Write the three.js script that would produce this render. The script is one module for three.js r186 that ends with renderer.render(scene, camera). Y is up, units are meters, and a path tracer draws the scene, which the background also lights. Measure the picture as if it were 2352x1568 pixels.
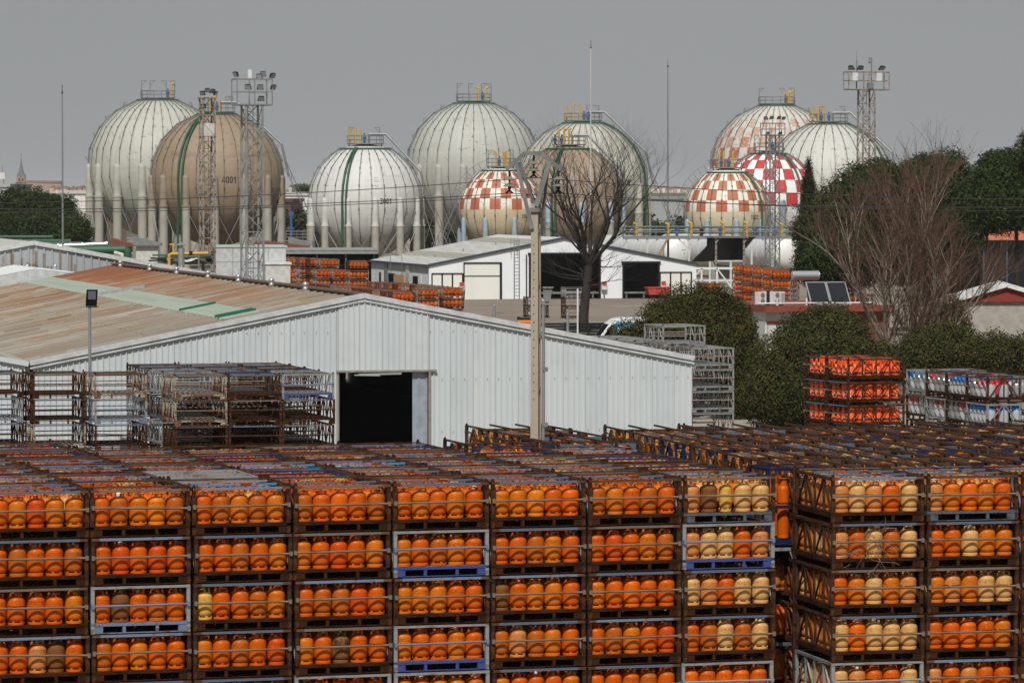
import * as THREE from 'three';
import { mergeGeometries } from 'three/addons/utils/BufferGeometryUtils.js';

// ------------------------------------------------------------------ camera, sky, sun, exposure
const scene = new THREE.Scene();
const EYE = 9.4, PITCH = Math.atan(344 / 9400);            // eye height above the yard, slight downward tilt
const camera = new THREE.PerspectiveCamera(THREE.MathUtils.radToDeg(2 * Math.atan(784 / 9400)), 1024 / 682, 1, 20000);
camera.position.set(0, EYE, 0);
camera.rotation.set(-PITCH, 0, 0);

{
  const W = 512, H = 256, d = new Float32Array(W * H * 4);   // an even grey overcast, a little darker and bluer overhead
  for (let j = 0; j < H; j++) for (let i = 0; i < W; i++) {
    const el = (j + 0.5) / H * 180 - 90, t = THREE.MathUtils.clamp(el / 90, 0, 1), k = (j * W + i) * 4;
    const lowGlow = 0.02 * (1 - THREE.MathUtils.smoothstep(el, -1, 5)), w = lowGlow / 0.3 + 0.03 * Math.sin(i / W * 61 + 2 * Math.sin(el * 0.5 + i / W * 17)) * Math.sin(el * 0.9 + 1.3 * Math.sin(i / W * 40)) * THREE.MathUtils.smoothstep(el, -2, 1) + 0.02 * Math.sin(i / W * 13 + el * 0.06);
    d[k] = 0.322 - 0.03 * t + w * 0.3; d[k + 1] = 0.335 - 0.022 * t + w * 0.3; d[k + 2] = 0.342 - 0.016 * t + w * 0.3; d[k + 3] = 1;
  }
  const sky = new THREE.DataTexture(d, W, H, THREE.RGBAFormat, THREE.FloatType);
  sky.mapping = THREE.EquirectangularReflectionMapping; sky.magFilter = THREE.LinearFilter; sky.needsUpdate = true;
  scene.background = sky; scene.environment = sky;
  scene.fog = new THREE.FogExp2(new THREE.Color(0.62, 0.63, 0.64), 0.00006);                  // thin grey haze over the plain
}
const SUN_EL = 48 * Math.PI / 180, SUN_AZ = -8 * Math.PI / 180;
const sun = new THREE.DirectionalLight(new THREE.Color(1, 0.975, 0.93), 4.0);
sun.position.set(Math.sin(SUN_AZ) * Math.cos(SUN_EL), Math.sin(SUN_EL), Math.cos(SUN_AZ) * Math.cos(SUN_EL)).multiplyScalar(400).add(new THREE.Vector3(0, 0, -250));
sun.target.position.set(0, 0, -250);
sun.castShadow = true; sun.shadow.radius = 1;
Object.assign(sun.shadow.camera, { left: -150, right: 150, top: 350, bottom: -350, near: 1, far: 1500 });
scene.add(sun, sun.target);
const renderer = new THREE.WebGLRenderer({ antialias: true });
renderer.setSize(1024, 682);
renderer.toneMapping = THREE.LinearToneMapping;
renderer.toneMappingExposure = 0.93;
renderer.shadowMap.enabled = true;

// ------------------------------------------------------------------ helpers
let seed = 7;
const reseed = (s) => { seed = s >>> 0; };
function rnd() { seed = (seed + 0x6d2b79f5) | 0; let t = Math.imul(seed ^ (seed >>> 15), 1 | seed); t = (t + Math.imul(t ^ (t >>> 7), 61 | t)) ^ t; return ((t ^ (t >>> 14)) >>> 0) / 4294967296; }
const rr = (a, b) => a + (b - a) * rnd(), pick = (l) => l[Math.floor(rnd() * l.length)], D2R = Math.PI / 180;
const V3 = (x, y, z) => new THREE.Vector3(x, y, z);
const F = 9400, SP = Math.sin(PITCH), CP = Math.cos(PITCH);
// survey helpers: the photograph read as bearings (2352 x 1568 units) plus a distance give a point of the site in metres
function at(x, y, d) { const a = (x - 1176) / F, b = (784 - y) / F, k = d / (CP + b * SP); return V3(a * k, EYE + (-SP + b * CP) * k, -d); }
function gx(x, d, Y = 0) { return (x - 1176) / F * (d * CP - (Y - EYE) * SP); }
function hy(y, d) { return at(1176, y, d).y; }
const counts = {};
function numbered(n) { const c = counts[n] = (counts[n] ?? -1) + 1; return c ? n + '_' + String(c).padStart(3, '0') : n; }
function tag(o, label, category, group) { o.userData.label = label; o.userData.category = category; if (group) o.userData.group = group; return o; }
function thing(name, label, category, p = [0, 0, 0], yaw = 0, group) {
  const o = new THREE.Group(); o.name = numbered(name); scene.add(o);
  if (p.isVector3) o.position.copy(p); else o.position.set(...p);
  o.rotation.y = yaw;
  return tag(o, label, category, group);
}
const bare = (g) => { if (g.index) g = g.toNonIndexed(); for (const k of Object.keys(g.attributes)) if (!['position', 'normal', 'uv', 'color'].includes(k)) g.deleteAttribute(k); return g; };
function merge(list) { list = list.flat(9); return list.length === 1 ? list[0] : list.every((g) => g.index) ? mergeGeometries(list) : mergeGeometries(list.map(bare)); }
function mesh(name, geo, mat, parent) {
  const m = new THREE.Mesh(Array.isArray(geo) ? merge(geo) : geo, mat); m.castShadow = m.receiveShadow = true;
  if (parent) { m.name = name; parent.add(m); } else { m.name = numbered(name); scene.add(m); }
  return m;
}
function struct(name, geo, mat) { const m = mesh(name, geo, mat); m.userData.kind = 'structure'; return m; }
// box with uv in metres
function box(w, h, d, x = 0, y = 0, z = 0, ry = 0, rx = 0, rz = 0) {
  const g = new THREE.BoxGeometry(w, h, d), u = g.attributes.uv, s = [[d, h], [d, h], [w, d], [w, d], [w, h], [w, h]];
  for (let f = 0; f < 6; f++) for (let i = 0; i < 4; i++) { const k = f * 4 + i; u.setXY(k, u.getX(k) * s[f][0] + x * 0.37 + z * 0.13, u.getY(k) * s[f][1] + y * 0.41); }
  if (rx || ry || rz) g.applyMatrix4(new THREE.Matrix4().makeRotationFromEuler(new THREE.Euler(rx, ry, rz, 'YXZ')));
  return g.translate(x, y, z);
}
const UP = V3(0, 1, 0), q0 = new THREE.Quaternion();
function orient(g, a, b) { const d = b.clone().sub(a), L = d.length(); g.applyQuaternion(q0.setFromUnitVectors(UP, d.divideScalar(L))); return g.translate((a.x + b.x) / 2, (a.y + b.y) / 2, (a.z + b.z) / 2); }
const vec = (p) => (p.isVector3 ? p : V3(p[0], p[1], p[2]));
function bar(a, b, w, h = w) { a = vec(a); b = vec(b); const L = a.distanceTo(b); return orient(box(w, L, h), a, b); }
function rod(a, b, r, n = 8, r2 = r) { a = vec(a); b = vec(b); const g = new THREE.CylinderGeometry(r2, r, a.distanceTo(b), n, 1); return orient(g, a, b); }
function pipe(pts, r, n = 8) {                                   // a pipe of straight runs with ball elbows
  pts = pts.map(vec); const out = [];
  for (let i = 0; i + 1 < pts.length; i++) { out.push(rod(pts[i], pts[i + 1], r, n)); if (i) out.push(new THREE.SphereGeometry(r * 1.02, n, 6).translate(pts[i].x, pts[i].y, pts[i].z)); }
  return out;
}
function hoop(r, t, y, n = 32) { return new THREE.TorusGeometry(r, t, 6, n).rotateX(Math.PI / 2).translate(0, y, 0); }
function lathe(pts, n, ySpan) { const g = new THREE.LatheGeometry(pts.map((p) => new THREE.Vector2(p[0], p[1])), n); if (ySpan) { const u = g.attributes.uv, p = g.attributes.position; for (let i = 0; i < u.count; i++) u.setY(i, p.getY(i) / ySpan); } return g; }
function poly(pts, depth, bevel = 0) {                            // outline in x,y pulled to +z
  const s = new THREE.Shape(pts.map((p) => new THREE.Vector2(p[0], p[1])));
  return new THREE.ExtrudeGeometry(s, { depth, bevelEnabled: bevel > 0, bevelSize: bevel, bevelThickness: bevel, bevelSegments: 1 });
}
function grid(nx, ny, fn) {                                       // a sheet from fn(i/nx, j/ny) -> [x, y, z, u, v]
  const p = [], u = [], ix = [];
  for (let j = 0; j <= ny; j++) for (let i = 0; i <= nx; i++) { const q = fn(i / nx, j / ny, i, j); p.push(q[0], q[1], q[2]); u.push(q[3], q[4]); }
  for (let j = 0; j < ny; j++) for (let i = 0; i < nx; i++) { const a = j * (nx + 1) + i, b = a + 1, c = a + nx + 1, d = c + 1; ix.push(a, b, d, a, d, c); }
  const g = new THREE.BufferGeometry(); g.setAttribute('position', new THREE.Float32BufferAttribute(p, 3)); g.setAttribute('uv', new THREE.Float32BufferAttribute(u, 2)); g.setIndex(ix);
  return g;
}
const flat = (g) => { g = g.toNonIndexed(); g.computeVertexNormals(); return g; };
// ribbed sheet: profile along x, straight along the other way; place(x, t, h) -> point
function ribbed(x0, x1, pitch, depth, place, uv) {
  const xs = []; const n = Math.max(1, Math.round((x1 - x0) / pitch)), w = (x1 - x0) / n;
  for (let i = 0; i < n; i++) { const b = x0 + i * w; xs.push([b, 0], [b + w * 0.72, 0], [b + w * 0.745, depth], [b + w * 0.94, depth], [b + w * 0.965, 0]); }
  xs.push([x1, 0]);
  return flat(grid(xs.length - 1, 1, (s, t, i) => { const [x, h] = xs[i], q = place(x, t, h); const k = uv(x, t); return [q[0], q[1], q[2], k[0], k[1]]; }));
}

// ------------------------------------------------------------------ noise and textures
const hash = (x, y, s) => { let h = Math.imul(x | 0, 374761393) ^ Math.imul(y | 0, 668265263) ^ Math.imul(s | 0, 974711); h = Math.imul(h ^ (h >>> 13), 1274126177); return ((h ^ (h >>> 16)) >>> 0) / 4294967296; };
function vnoise(x, y, per, s) { const xi = Math.floor(x), yi = Math.floor(y), fx = x - xi, fy = y - yi, m = (a) => ((a % per) + per) % per, u = fx * fx * (3 - 2 * fx), v = fy * fy * (3 - 2 * fy);
  const a = hash(m(xi), m(yi), s), b = hash(m(xi + 1), m(yi), s), c = hash(m(xi), m(yi + 1), s), d = hash(m(xi + 1), m(yi + 1), s); return a + (b - a) * u + (c - a) * v + (a - b - c + d) * u * v; }
function fbm(u, v, per, oct, s) { let r = 0, a = 0.5, t = 0; for (let o = 0; o < oct; o++) { r += a * vnoise(u * per, v * per, per, s + o); t += a; a *= 0.55; per *= 2; } return r / t; }
const s8 = (x) => { x = Math.min(1, Math.max(0, x)); return Math.round(255 * (x <= 0.0031308 ? 12.92 * x : 1.055 * Math.pow(x, 1 / 2.4) - 0.055)); };
const mix = (a, b, t) => a + (b - a) * t, mix3 = (a, b, t) => [mix(a[0], b[0], t), mix(a[1], b[1], t), mix(a[2], b[2], t)], sst = (a, b, x) => THREE.MathUtils.smoothstep(x, a, b);
function tex(w, h, fn, rep = [1, 1]) {                            // fn(u, v) -> linear rgb
  const d = new Uint8Array(w * h * 4);
  for (let j = 0; j < h; j++) for (let i = 0; i < w; i++) { const c = fn((i + 0.5) / w, (j + 0.5) / h), k = (j * w + i) * 4; d[k] = s8(c[0]); d[k + 1] = s8(c[1]); d[k + 2] = s8(c[2]); d[k + 3] = 255; }
  const t = new THREE.DataTexture(d, w, h, THREE.RGBAFormat); t.colorSpace = THREE.SRGBColorSpace; t.wrapS = t.wrapT = THREE.RepeatWrapping; t.magFilter = THREE.LinearFilter; t.repeat.set(...rep); t.needsUpdate = true; return t;
}
function paint(w, h, draw) { const c = document.createElement('canvas'); c.width = w; c.height = h; draw(c.getContext('2d'), w, h); const t = new THREE.CanvasTexture(c); t.colorSpace = THREE.SRGBColorSpace; t.wrapS = t.wrapT = THREE.RepeatWrapping; return t; }
const css = (c, a = 1) => `rgba(${s8(c[0])},${s8(c[1])},${s8(c[2])},${a})`;
function std(c, rough = 0.7, metal = 0, more = {}) { const m = new THREE.MeshStandardMaterial({ roughness: rough, metalness: metal, ...more }); m.color.setRGB(...c); return m; }
function dull(c, more = {}) { const m = new THREE.MeshPhysicalMaterial({ roughness: 1, metalness: 0, specularIntensity: 0.15, ...more }); m.color.setRGB(...c); return m; }
const W1 = [1, 1, 1];
const mottle = tex(256, 256, (u, v) => { const n = 0.72 + 0.45 * (fbm(u, v, 4, 5, 3) - 0.2); return [n, n, n * 0.99]; });
const rustTex = tex(512, 512, (u, v) => {
  const a = fbm(u, v, 6, 5, 11), b = fbm(u, v, 24, 4, 23), c = fbm(u, v, 3, 3, 31);
  let r = mix3([0.028, 0.014, 0.009], [0.085, 0.033, 0.013], sst(0.3, 0.7, a)); r = mix3(r, [0.15, 0.06, 0.02], 0.5 * sst(0.55, 0.75, b)); return mix3(r, [0.06, 0.045, 0.04], 0.5 * sst(0.55, 0.75, c));
});
const worn = (base, rust, amount, s) => tex(256, 256, (u, v) => { const a = fbm(u, v, 5, 5, s), b = fbm(u, v, 20, 3, s + 9); let c = mix3(base, base.map((x) => x * 0.7), b); return mix3(c, rust, sst(1 - amount, 1.08 - amount, a * 0.7 + b * 0.35)); });
const RUSTC = [0.12, 0.05, 0.022];
const M = {
  rust: dull(W1, { map: rustTex }),
  rustDark: dull([0.5, 0.5, 0.5], { map: rustTex }),
  galv: std(W1, 0.5, 0.45, { map: worn([0.36, 0.37, 0.37], [0.2, 0.16, 0.13], 0.42, 5) }),
  blue: std(W1, 0.6, 0, { map: worn([0.035, 0.06, 0.23], [0.2, 0.2, 0.22], 0.34, 15) }),
  navy: dull(W1, { map: worn([0.012, 0.02, 0.065], [0.05, 0.024, 0.014], 0.4, 25) }),
  paleBlue: std(W1, 0.6, 0, { map: worn([0.15, 0.19, 0.28], RUSTC, 0.4, 35) }),
  slate: std(W1, 0.65, 0, { map: worn([0.07, 0.092, 0.125], [0.07, 0.03, 0.015], 0.46, 45) }),
  cyan: std(W1, 0.55, 0, { map: worn([0.03, 0.25, 0.5], [0.1, 0.12, 0.14], 0.33, 55) }),
  cream: std(W1, 0.7, 0, { map: worn([0.34, 0.3, 0.22], RUSTC, 0.55, 65) }),
  taupe: std(W1, 0.6, 0.2, { map: worn([0.2, 0.155, 0.115], RUSTC, 0.45, 75) }),
  base: dull([0.5, 0.48, 0.46], { map: rustTex }),
  umber: dull(W1, { map: worn([0.085, 0.055, 0.036], [0.06, 0.026, 0.012], 0.55, 85) }),
  white: std([0.74, 0.75, 0.75], 0.6, 0, { map: mottle }),
  offWhite: std([0.6, 0.6, 0.57], 0.7, 0, { map: mottle }),
  concrete: std(W1, 0.9, 0, { map: tex(256, 256, (u, v) => { const n = fbm(u, v, 4, 5, 71), b = fbm(u, v, 32, 2, 72); return mix3([0.25, 0.235, 0.2], [0.42, 0.4, 0.34], n * 0.7 + b * 0.3); }) }),
  steel: std([0.3, 0.31, 0.32], 0.45, 0.5, { map: mottle }),
  grey: std([0.22, 0.23, 0.235], 0.6, 0.2, { map: mottle }),
  dark: dull([0.022, 0.023, 0.025]),
  black: dull([0.006, 0.006, 0.007]),
  green: std([0.022, 0.1, 0.052], 0.55, 0, { map: mottle }),
  greenDull: std([0.06, 0.12, 0.085], 0.6, 0, { map: mottle }),
  yellow: std([0.56, 0.33, 0.03], 0.6),
  blueValve: std([0.03, 0.085, 0.22], 0.6),
  red: std([0.45, 0.05, 0.03], 0.6),
  silver: std([0.62, 0.63, 0.64], 0.3, 0.75),
  wire: std([0.035, 0.035, 0.035], 0.7),
};

// ------------------------------------------------------------------ ground
{
  const yard = tex(1024, 1024, (u, v) => {
    const a = fbm(u, v, 5, 6, 101), b = fbm(u, v, 40, 3, 102), c = fbm(u, v, 11, 3, 103), jx = Math.min(Math.abs(((u * 10) % 1) - 0.5) * 2, 1), jy = Math.abs(((v * 10) % 1) - 0.5) * 2;
    let q = mix3([0.15, 0.122, 0.094], [0.265, 0.215, 0.165], a * 0.75 + b * 0.25); q = mix3(q, [0.33, 0.29, 0.24], 0.5 * sst(0.6, 0.75, c));
    return mix3(q, [0.1, 0.085, 0.07], 0.55 * (sst(0.985, 0.998, jx) + sst(0.985, 0.998, jy)));
  }, [1 / 50, 1 / 50]);
  const S = 9000;
  struct('ground', grid(1, 1, (s, t) => [-S + 2 * S * s, 0, 400 - (S + 400) * t, -S + 2 * S * s, t * (S + 400)]), std(W1, 0.95, 0, { map: yard })).geometry.computeVertexNormals();
  const field = tex(256, 256, (u, v) => mix3([0.06, 0.065, 0.035], [0.13, 0.115, 0.075], fbm(u, v, 6, 5, 120)), [1 / 300, 1 / 90]);
  struct('field', grid(4, 40, (s, t) => [-4000 + 8000 * s, 0.05 + 8.6 * sst(900, 2050, 850 + 6500 * t), -850 - 6500 * t, s * 8000, t * 6500]), std(W1, 1, 0, { map: field })).geometry.computeVertexNormals();
  const gravel = tex(256, 256, (u, v) => { const b = fbm(u, v, 60, 2, 131), a = fbm(u, v, 6, 4, 132); return mix3([0.16, 0.14, 0.11], [0.48, 0.44, 0.37], b * 0.8 + a * 0.3); }, [1 / 3, 1 / 3]);
  const g = struct('gravel_strip', grid(1, 1, (s, t) => [mix(6.5, 40, s), 0.02, -mix(134, 176, t), mix(6.5, 40, s), mix(134, 176, t)]), std(W1, 1, 0, { map: gravel })); g.geometry.computeVertexNormals();
  const hill = tex(256, 256, (u, v) => mix3([0.07, 0.075, 0.05], [0.16, 0.145, 0.11], fbm(u, v, 8, 5, 140)), [1 / 400, 1 / 60]);
  struct('hills', flat(grid(60, 3, (s, t) => { const x = -3000 + 6000 * s, n = fbm(s, 0.3, 8, 4, 150); return [x, [-3, 8 + 5 * n, 10 + 7 * n, -3][Math.round(t * 3)], -5200 - 500 * t, x, t * 400]; })), std(W1, 1, 0, { map: hill }));
}

// ------------------------------------------------------------------ spherical gas tanks
const RIB = std([0.1, 0.115, 0.105], 0.6), STUB = std([0.04, 0.045, 0.042], 0.7);
function sphereSkin(o) {
  const W = o.num ? 2048 : 1024, H = W / 2;
  return paint(W, H, (c) => {
    reseed(o.seed * 977 + 5);
    const R = (a, b) => rr(a, b) * W / 2048;
    c.fillStyle = css(o.base); c.fillRect(0, 0, W, H);
    if (o.lower) { c.fillStyle = css(o.lower); c.fillRect(0, H * 0.5, W, H / 2); for (let i = 0; i < 300; i++) { c.fillStyle = css(o.lower, 0.3); c.fillRect(rr(0, W), H * 0.5 - R(0, 30), R(4, 40), R(10, 60)); } }
    if (o.check) {
      const { cols, top, bottom, step, color, wear } = o.check;
      for (let k = 0, a = top; a < bottom; a += step, k++) for (let i = k % 2; i < cols; i += 2) {
        const x = i / cols * W, y = a / 180 * H, w = W / cols, h = step / 180 * H, e = R(0, 5);
        const keep = 1 - wear * (0.05 + 0.95 * (1 - sst(top + 2, bottom - 28, a + rr(-9, 9)))) * rr(0.75, 1.1);
        c.fillStyle = css(mix3(color, [0.5, 0.2, 0.12], wear * rr(0, 0.35)), Math.min(1, Math.max(0, keep)));
        c.fillRect(x + rr(-e, e) * 0.4, y + rr(-e, e) * 0.3, w, h - e * 0.2);
        if (wear > 0.5) for (let q = 0; q < 26; q++) { c.fillStyle = css(rnd() < 0.6 ? o.base : color, rr(0.2, 0.6)); c.fillRect(x + rr(0, w), y + rr(0, h), R(2, 16), R(1, 12)); }
        else for (let q = 0; q < 5; q++) { c.fillStyle = css(color.map((z) => z * rr(0.8, 1.25)), 0.25); c.fillRect(x + rr(0, w * 0.8), y + rr(0, h * 0.8), R(6, 30), R(6, 30)); }
      }
    }
    for (let i = 0; i < 560; i++) { const y = rr(0.06, 0.9) * H; c.fillStyle = css(pick(o.stains), rr(0.03, o.seed === 10 ? 0.06 : 0.13)); c.fillRect(rr(0, W), y, R(2, 22), R(20, 260)); }           // run-down streaks
    for (let i = 0; i < 260; i++) { c.fillStyle = css(pick(o.stains), rr(0.03, 0.12)); c.fillRect(rr(0, W), rr(0.05, 0.95) * H, R(20, 140), R(3, 20)); }
    if (o.seed !== 10) for (let i = 0; i < 700; i++) { const p = 60 + 110 * Math.pow(rnd(), 0.8), dk = sst(60, 120, p); c.fillStyle = css(pick([o.stains[0], o.stains[3] ?? o.stains[0]]), rr(0.02, 0.085) * dk * (o.lowerDarken ?? 1)); c.fillRect(rr(0, W), p / 180 * H, R(20, 160), R(4, 40)); }  // blotches grow stronger from the upper shell down past the equator
    if (o.lowerDarken > 1) for (const [p, a] of [[66, 0.16], [69, 0.1], [88, 0.08], [104, 0.12], [121, 0.1]]) for (let x = 0; x < W; x += R(30, 90)) { c.fillStyle = css([0.1, 0.065, 0.045], a * rr(0.3, 1.4)); c.fillRect(x, (p + rr(-0.8, 0.8)) / 180 * H, R(40, 120), R(5, 26)); }
    for (let i = 0; i < (o.rusty ?? 60); i++) { const x = rr(0, W), y = H * rr(0.1, 0.45); for (let q = 0; q < 7; q++) { c.fillStyle = css([0.16, 0.075, 0.04], rr(0.12, 0.45)); c.fillRect(x + R(-24, 24), y + R(-8, 8), R(2, 18), R(1, 6)); } }
    for (const p of [22, 45, 68, 90, 112, 135]) { c.fillStyle = css([0.1, 0.1, 0.09], 0.13); c.fillRect(0, p / 180 * H, W, Math.max(1, R(1.6, 2))); }
    for (let i = 0; i < 24; i++) { c.fillStyle = css([0.1, 0.1, 0.09], 0.09); c.fillRect((i + 0.5) / 24 * W, H * 0.12, Math.max(1, R(1.5, 2)), H * 0.7); }
    if (o.num) {
      const px = R(41, 41); c.save(); c.translate(W * (0.25 + o.numAz / 360), H * o.numPolar / 180); c.font = `bold ${Math.round(px)}px sans-serif`; c.textAlign = 'center'; c.textBaseline = 'middle';
      c.fillStyle = css([0.02, 0.02, 0.02]); c.scale(0.82, 1.15); c.fillText(o.num, 0, 0); c.restore();
    }
  });
}
const legMat = M.concrete, sleeveCache = {};
function gasSphere(o) {
  const c = at(o.x, o.y, o.d), R = o.r * o.d / F, yc = c.y, face = Math.atan2(c.x, -c.z);            // bearing of the tank from the street
  const t = thing('gas_sphere', o.label, 'gas sphere', [c.x, 0, c.z], -face, 'spherical gas tanks');
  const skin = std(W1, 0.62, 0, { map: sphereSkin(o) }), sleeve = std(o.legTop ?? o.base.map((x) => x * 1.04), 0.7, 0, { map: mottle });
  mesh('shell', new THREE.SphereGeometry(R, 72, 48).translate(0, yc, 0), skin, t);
  const cap = o.cap * D2R, P = (az, polar, k = 1.018) => V3(Math.sin(az) * Math.sin(polar) * R * k, yc + Math.cos(polar) * R * k, Math.cos(az) * Math.sin(polar) * R * k);
  // sprinkler pipes down the shell, straight runs between kinks, with small standoffs and nozzles
  const kinks = [o.cap, 36, 55, 74, 97, 122, 142].filter((a, i) => i === 0 || a > o.cap + 6);
  for (let i = 0; i < o.ribs; i++) {
    const az = (i + 0.5) / o.ribs * 2 * Math.PI - Math.PI; if (Math.abs(az) > 2.0) continue;
    const g = []; for (let k = 0; k + 1 < kinks.length; k++) { g.push(rod(P(az, kinks[k] * D2R, 1.022), P(az, kinks[k + 1] * D2R, 1.022), 0.042, 5)); g.push(new THREE.SphereGeometry(0.095, 6, 5).translate(...P(az, kinks[k + 1] * D2R, 1.02).toArray())); }
    for (const a of [30, 48, 64, 84, 104]) if (a > o.cap + 4) g.push(rod(P(az, a * D2R, 1.01), P(az + 0.03 * (i % 2 ? 1 : -1), (a - 3) * D2R, 1.06), 0.018, 4));
    mesh('sprinkler_pipe', g, RIB, t);
  }
  mesh('ring_main', hoop(R * Math.sin(cap) * 1.02, 0.11, yc + R * Math.cos(cap) * 1.02, 40), M.green, t);
  for (const az of o.downpipes ?? []) {                        // fat green feed pipes
    const a = az * D2R, w = []; for (const s of o.twin ? [-0.035, 0.035] : [0]) { const pts = []; for (let k = o.cap; k <= 92; k += 12) pts.push(P(a + s, k * D2R, 1.035)); pts.push(V3(Math.sin(a + s) * R * 1.04, 0.3, Math.cos(a + s) * R * 1.04)); w.push(pipe(pts, 0.13, 7)); }
    mesh('feed_pipe', w, M.green, t);
  }
  // platform on top
  const yt = yc + R + 0.03, pr = o.plat ?? R * Math.sin(cap) * 0.8;
  const pl = mesh('top_platform', [new THREE.CylinderGeometry(pr, pr, 0.14, 24).translate(0, yt, 0), ...[0, 1, 2, 3, 4, 5].map((i) => { const a = i * Math.PI / 3; return rod([Math.cos(a) * pr * 0.9, yt - 0.9, Math.sin(a) * pr * 0.9], [Math.cos(a) * pr * 0.9, yt, Math.sin(a) * pr * 0.9], 0.08, 5); })], M.steel, t);
  const rl = [hoop(pr, 0.035, yt + 0.5), hoop(pr, 0.04, yt + 0.98)]; for (let i = 0; i < 14; i++) { const a = i / 14 * 2 * Math.PI; rl.push(rod([Math.cos(a) * pr, yt, Math.sin(a) * pr], [Math.cos(a) * pr, yt + 0.98, Math.sin(a) * pr], 0.035, 4)); }
  mesh('railing', rl, M.grey, pl);
  for (const [fx, dir] of o.davits ?? [[-0.95, 1], [0.95, -1]]) {
    const x = fx * pr, hh = (o.davitH ?? 3.6) * 0.3 + 1.15; mesh('davit', [rod([x, yt, 0], [x, yt + hh, 0], 0.05, 5), rod([x, yt + hh, 0], [x + dir * pr * 0.32, yt + hh, 0], 0.04, 4), rod([x, yt + hh - 0.7, 0], [x + dir * 0.6, yt + hh, 0], 0.03, 4)], M.grey, t);
  }
  for (const [fx, h0, hook] of o.vents) { const x = fx * pr, hh = h0 * 0.72; mesh('vent_pipe', pipe([[x, yt, 0.4], [x, yt + hh, 0.4], ...(hook ? [[x + hook, yt + hh + 0.2, 0.4]] : [])], 0.125, 8), M.yellow, t); }
  for (const fx of o.valves ?? [0.05]) mesh('relief_valve', [rod([fx * pr, yt, 0.5], [fx * pr, yt + 0.7, 0.5], 0.16, 8), rod([fx * pr, yt + 0.7, 0.5], [fx * pr, yt + 1.3, 0.5], 0.1, 6), new THREE.SphereGeometry(0.24, 8, 6).translate(fx * pr, yt + 0.7, 0.5)], M.blueValve, t);
  if (o.bigPipe) { const s = o.bigPipe; mesh('product_pipe', pipe([[0.2 * pr * s, yt, 0], [0.2 * pr * s, yt + 1.2, 0], [1.15 * pr * s, yt + 1.2, 0], P(s * 1.35, 62 * D2R, 1.12).toArray(), P(s * 1.35, 88 * D2R, 1.1).toArray()], 0.15, 7), M.steel, t); }
  // legs
  const n = o.legs, rl2 = R * 0.985, lr = R * 0.058, yJoin = yc - R * (o.join ?? 0.4), yHead = yc + R * (o.head ?? 0.01), pos = [];
  for (let i = 0; i < n; i++) { const a = (o.legAz ?? 10) * D2R + i / n * 2 * Math.PI; pos.push([Math.sin(a) * rl2, Math.cos(a) * rl2]); }
  pos.forEach(([x, z], i) => {
    if (z < -R * 0.75) return;
    const lg = mesh('leg', new THREE.CylinderGeometry(lr * 1.12, lr * 1.12, yJoin, 14).translate(x, yJoin / 2, z), legMat, t);
    mesh('leg_head', [new THREE.CylinderGeometry(lr, lr, yHead - yJoin, 14).translate(x, (yJoin + yHead) / 2, z), new THREE.SphereGeometry(lr, 14, 8).translate(x, yHead, z), new THREE.CylinderGeometry(lr * 1.25, lr * 1.25, 0.25, 14).translate(x, yJoin, z)], sleeve, lg);
    const [x2, z2] = pos[(i + 1) % n];
    mesh('brace', [rod([x, 0.4, z], [x2, yJoin - 0.2, z2], 0.045, 5), rod([x2, 0.4, z2], [x, yJoin - 0.2, z], 0.045, 5)], M.steel, t);
  });
  if (o.stair) {                                              // straight flight up to the equator, rails and treads
    const s = o.stair, zs = R * 0.2, A = V3(s * (R * 1.06 + (yc + R * 0.15) * 0.42), 0.2, zs), Bt = V3(s * R * 1.03, yc + R * 0.15, zs), g = [];
    for (const dz of [-0.45, 0.45]) { g.push(bar(A.clone().setZ(zs + dz), Bt.clone().setZ(zs + dz), 0.07, 0.26)); g.push(rod([A.x, A.y + 1, zs + dz], [Bt.x, Bt.y + 1, zs + dz], 0.035, 4)); for (let k = 0; k <= 8; k++) { const q = A.clone().lerp(Bt, k / 8); g.push(rod([q.x, q.y, zs + dz], [q.x, q.y + 1, zs + dz], 0.03, 4)); } }
    for (let k = 1; k < 34; k++) { const q = A.clone().lerp(Bt, k / 34); g.push(box(0.3, 0.05, 0.9, q.x, q.y, zs)); }
    if (o.arc) { const az = s * 1.35, arc = [], hand = []; for (let k = 0; k <= 8; k++) { const p = mix(82, o.cap * 0.7, k / 8) * D2R; arc.push(P(az, p, 1.03)); hand.push(P(az, p, 1.03 + 0.9 / R)); }
    for (let k = 0; k < 8; k++) { g.push(bar(arc[k], arc[k + 1], 0.25, 0.08)); g.push(rod(hand[k], hand[k + 1], 0.035, 4)); g.push(rod(arc[k], hand[k], 0.03, 4)); } }
    mesh('staircase', g, M.steel, t);
  }
  return t;
}
const greyStain = [[0.2, 0.19, 0.16], [0.3, 0.28, 0.24], [0.7, 0.7, 0.66], [0.26, 0.22, 0.17]];
const brownStain = [[0.16, 0.1, 0.065], [0.24, 0.17, 0.11], [0.42, 0.33, 0.25], [0.13, 0.09, 0.06]];
const GREYW = [0.44, 0.44, 0.385];
gasSphere({ seed: 1, legAz: -13, x: 362, y: 386, r: 160, d: 555, cap: 17, ribs: 38, legs: 16, base: GREYW, stains: greyStain, plat: 2.3, davits: [[-0.95, 1], [-0.45, 1], [0.5, -1], [1, -1]], davitH: 4, vents: [[0.8, 2.6, 0.4]], valves: [0.6], label: 'large grey-white gas sphere far left, partly behind the brown sphere numbered 4001' });
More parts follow.
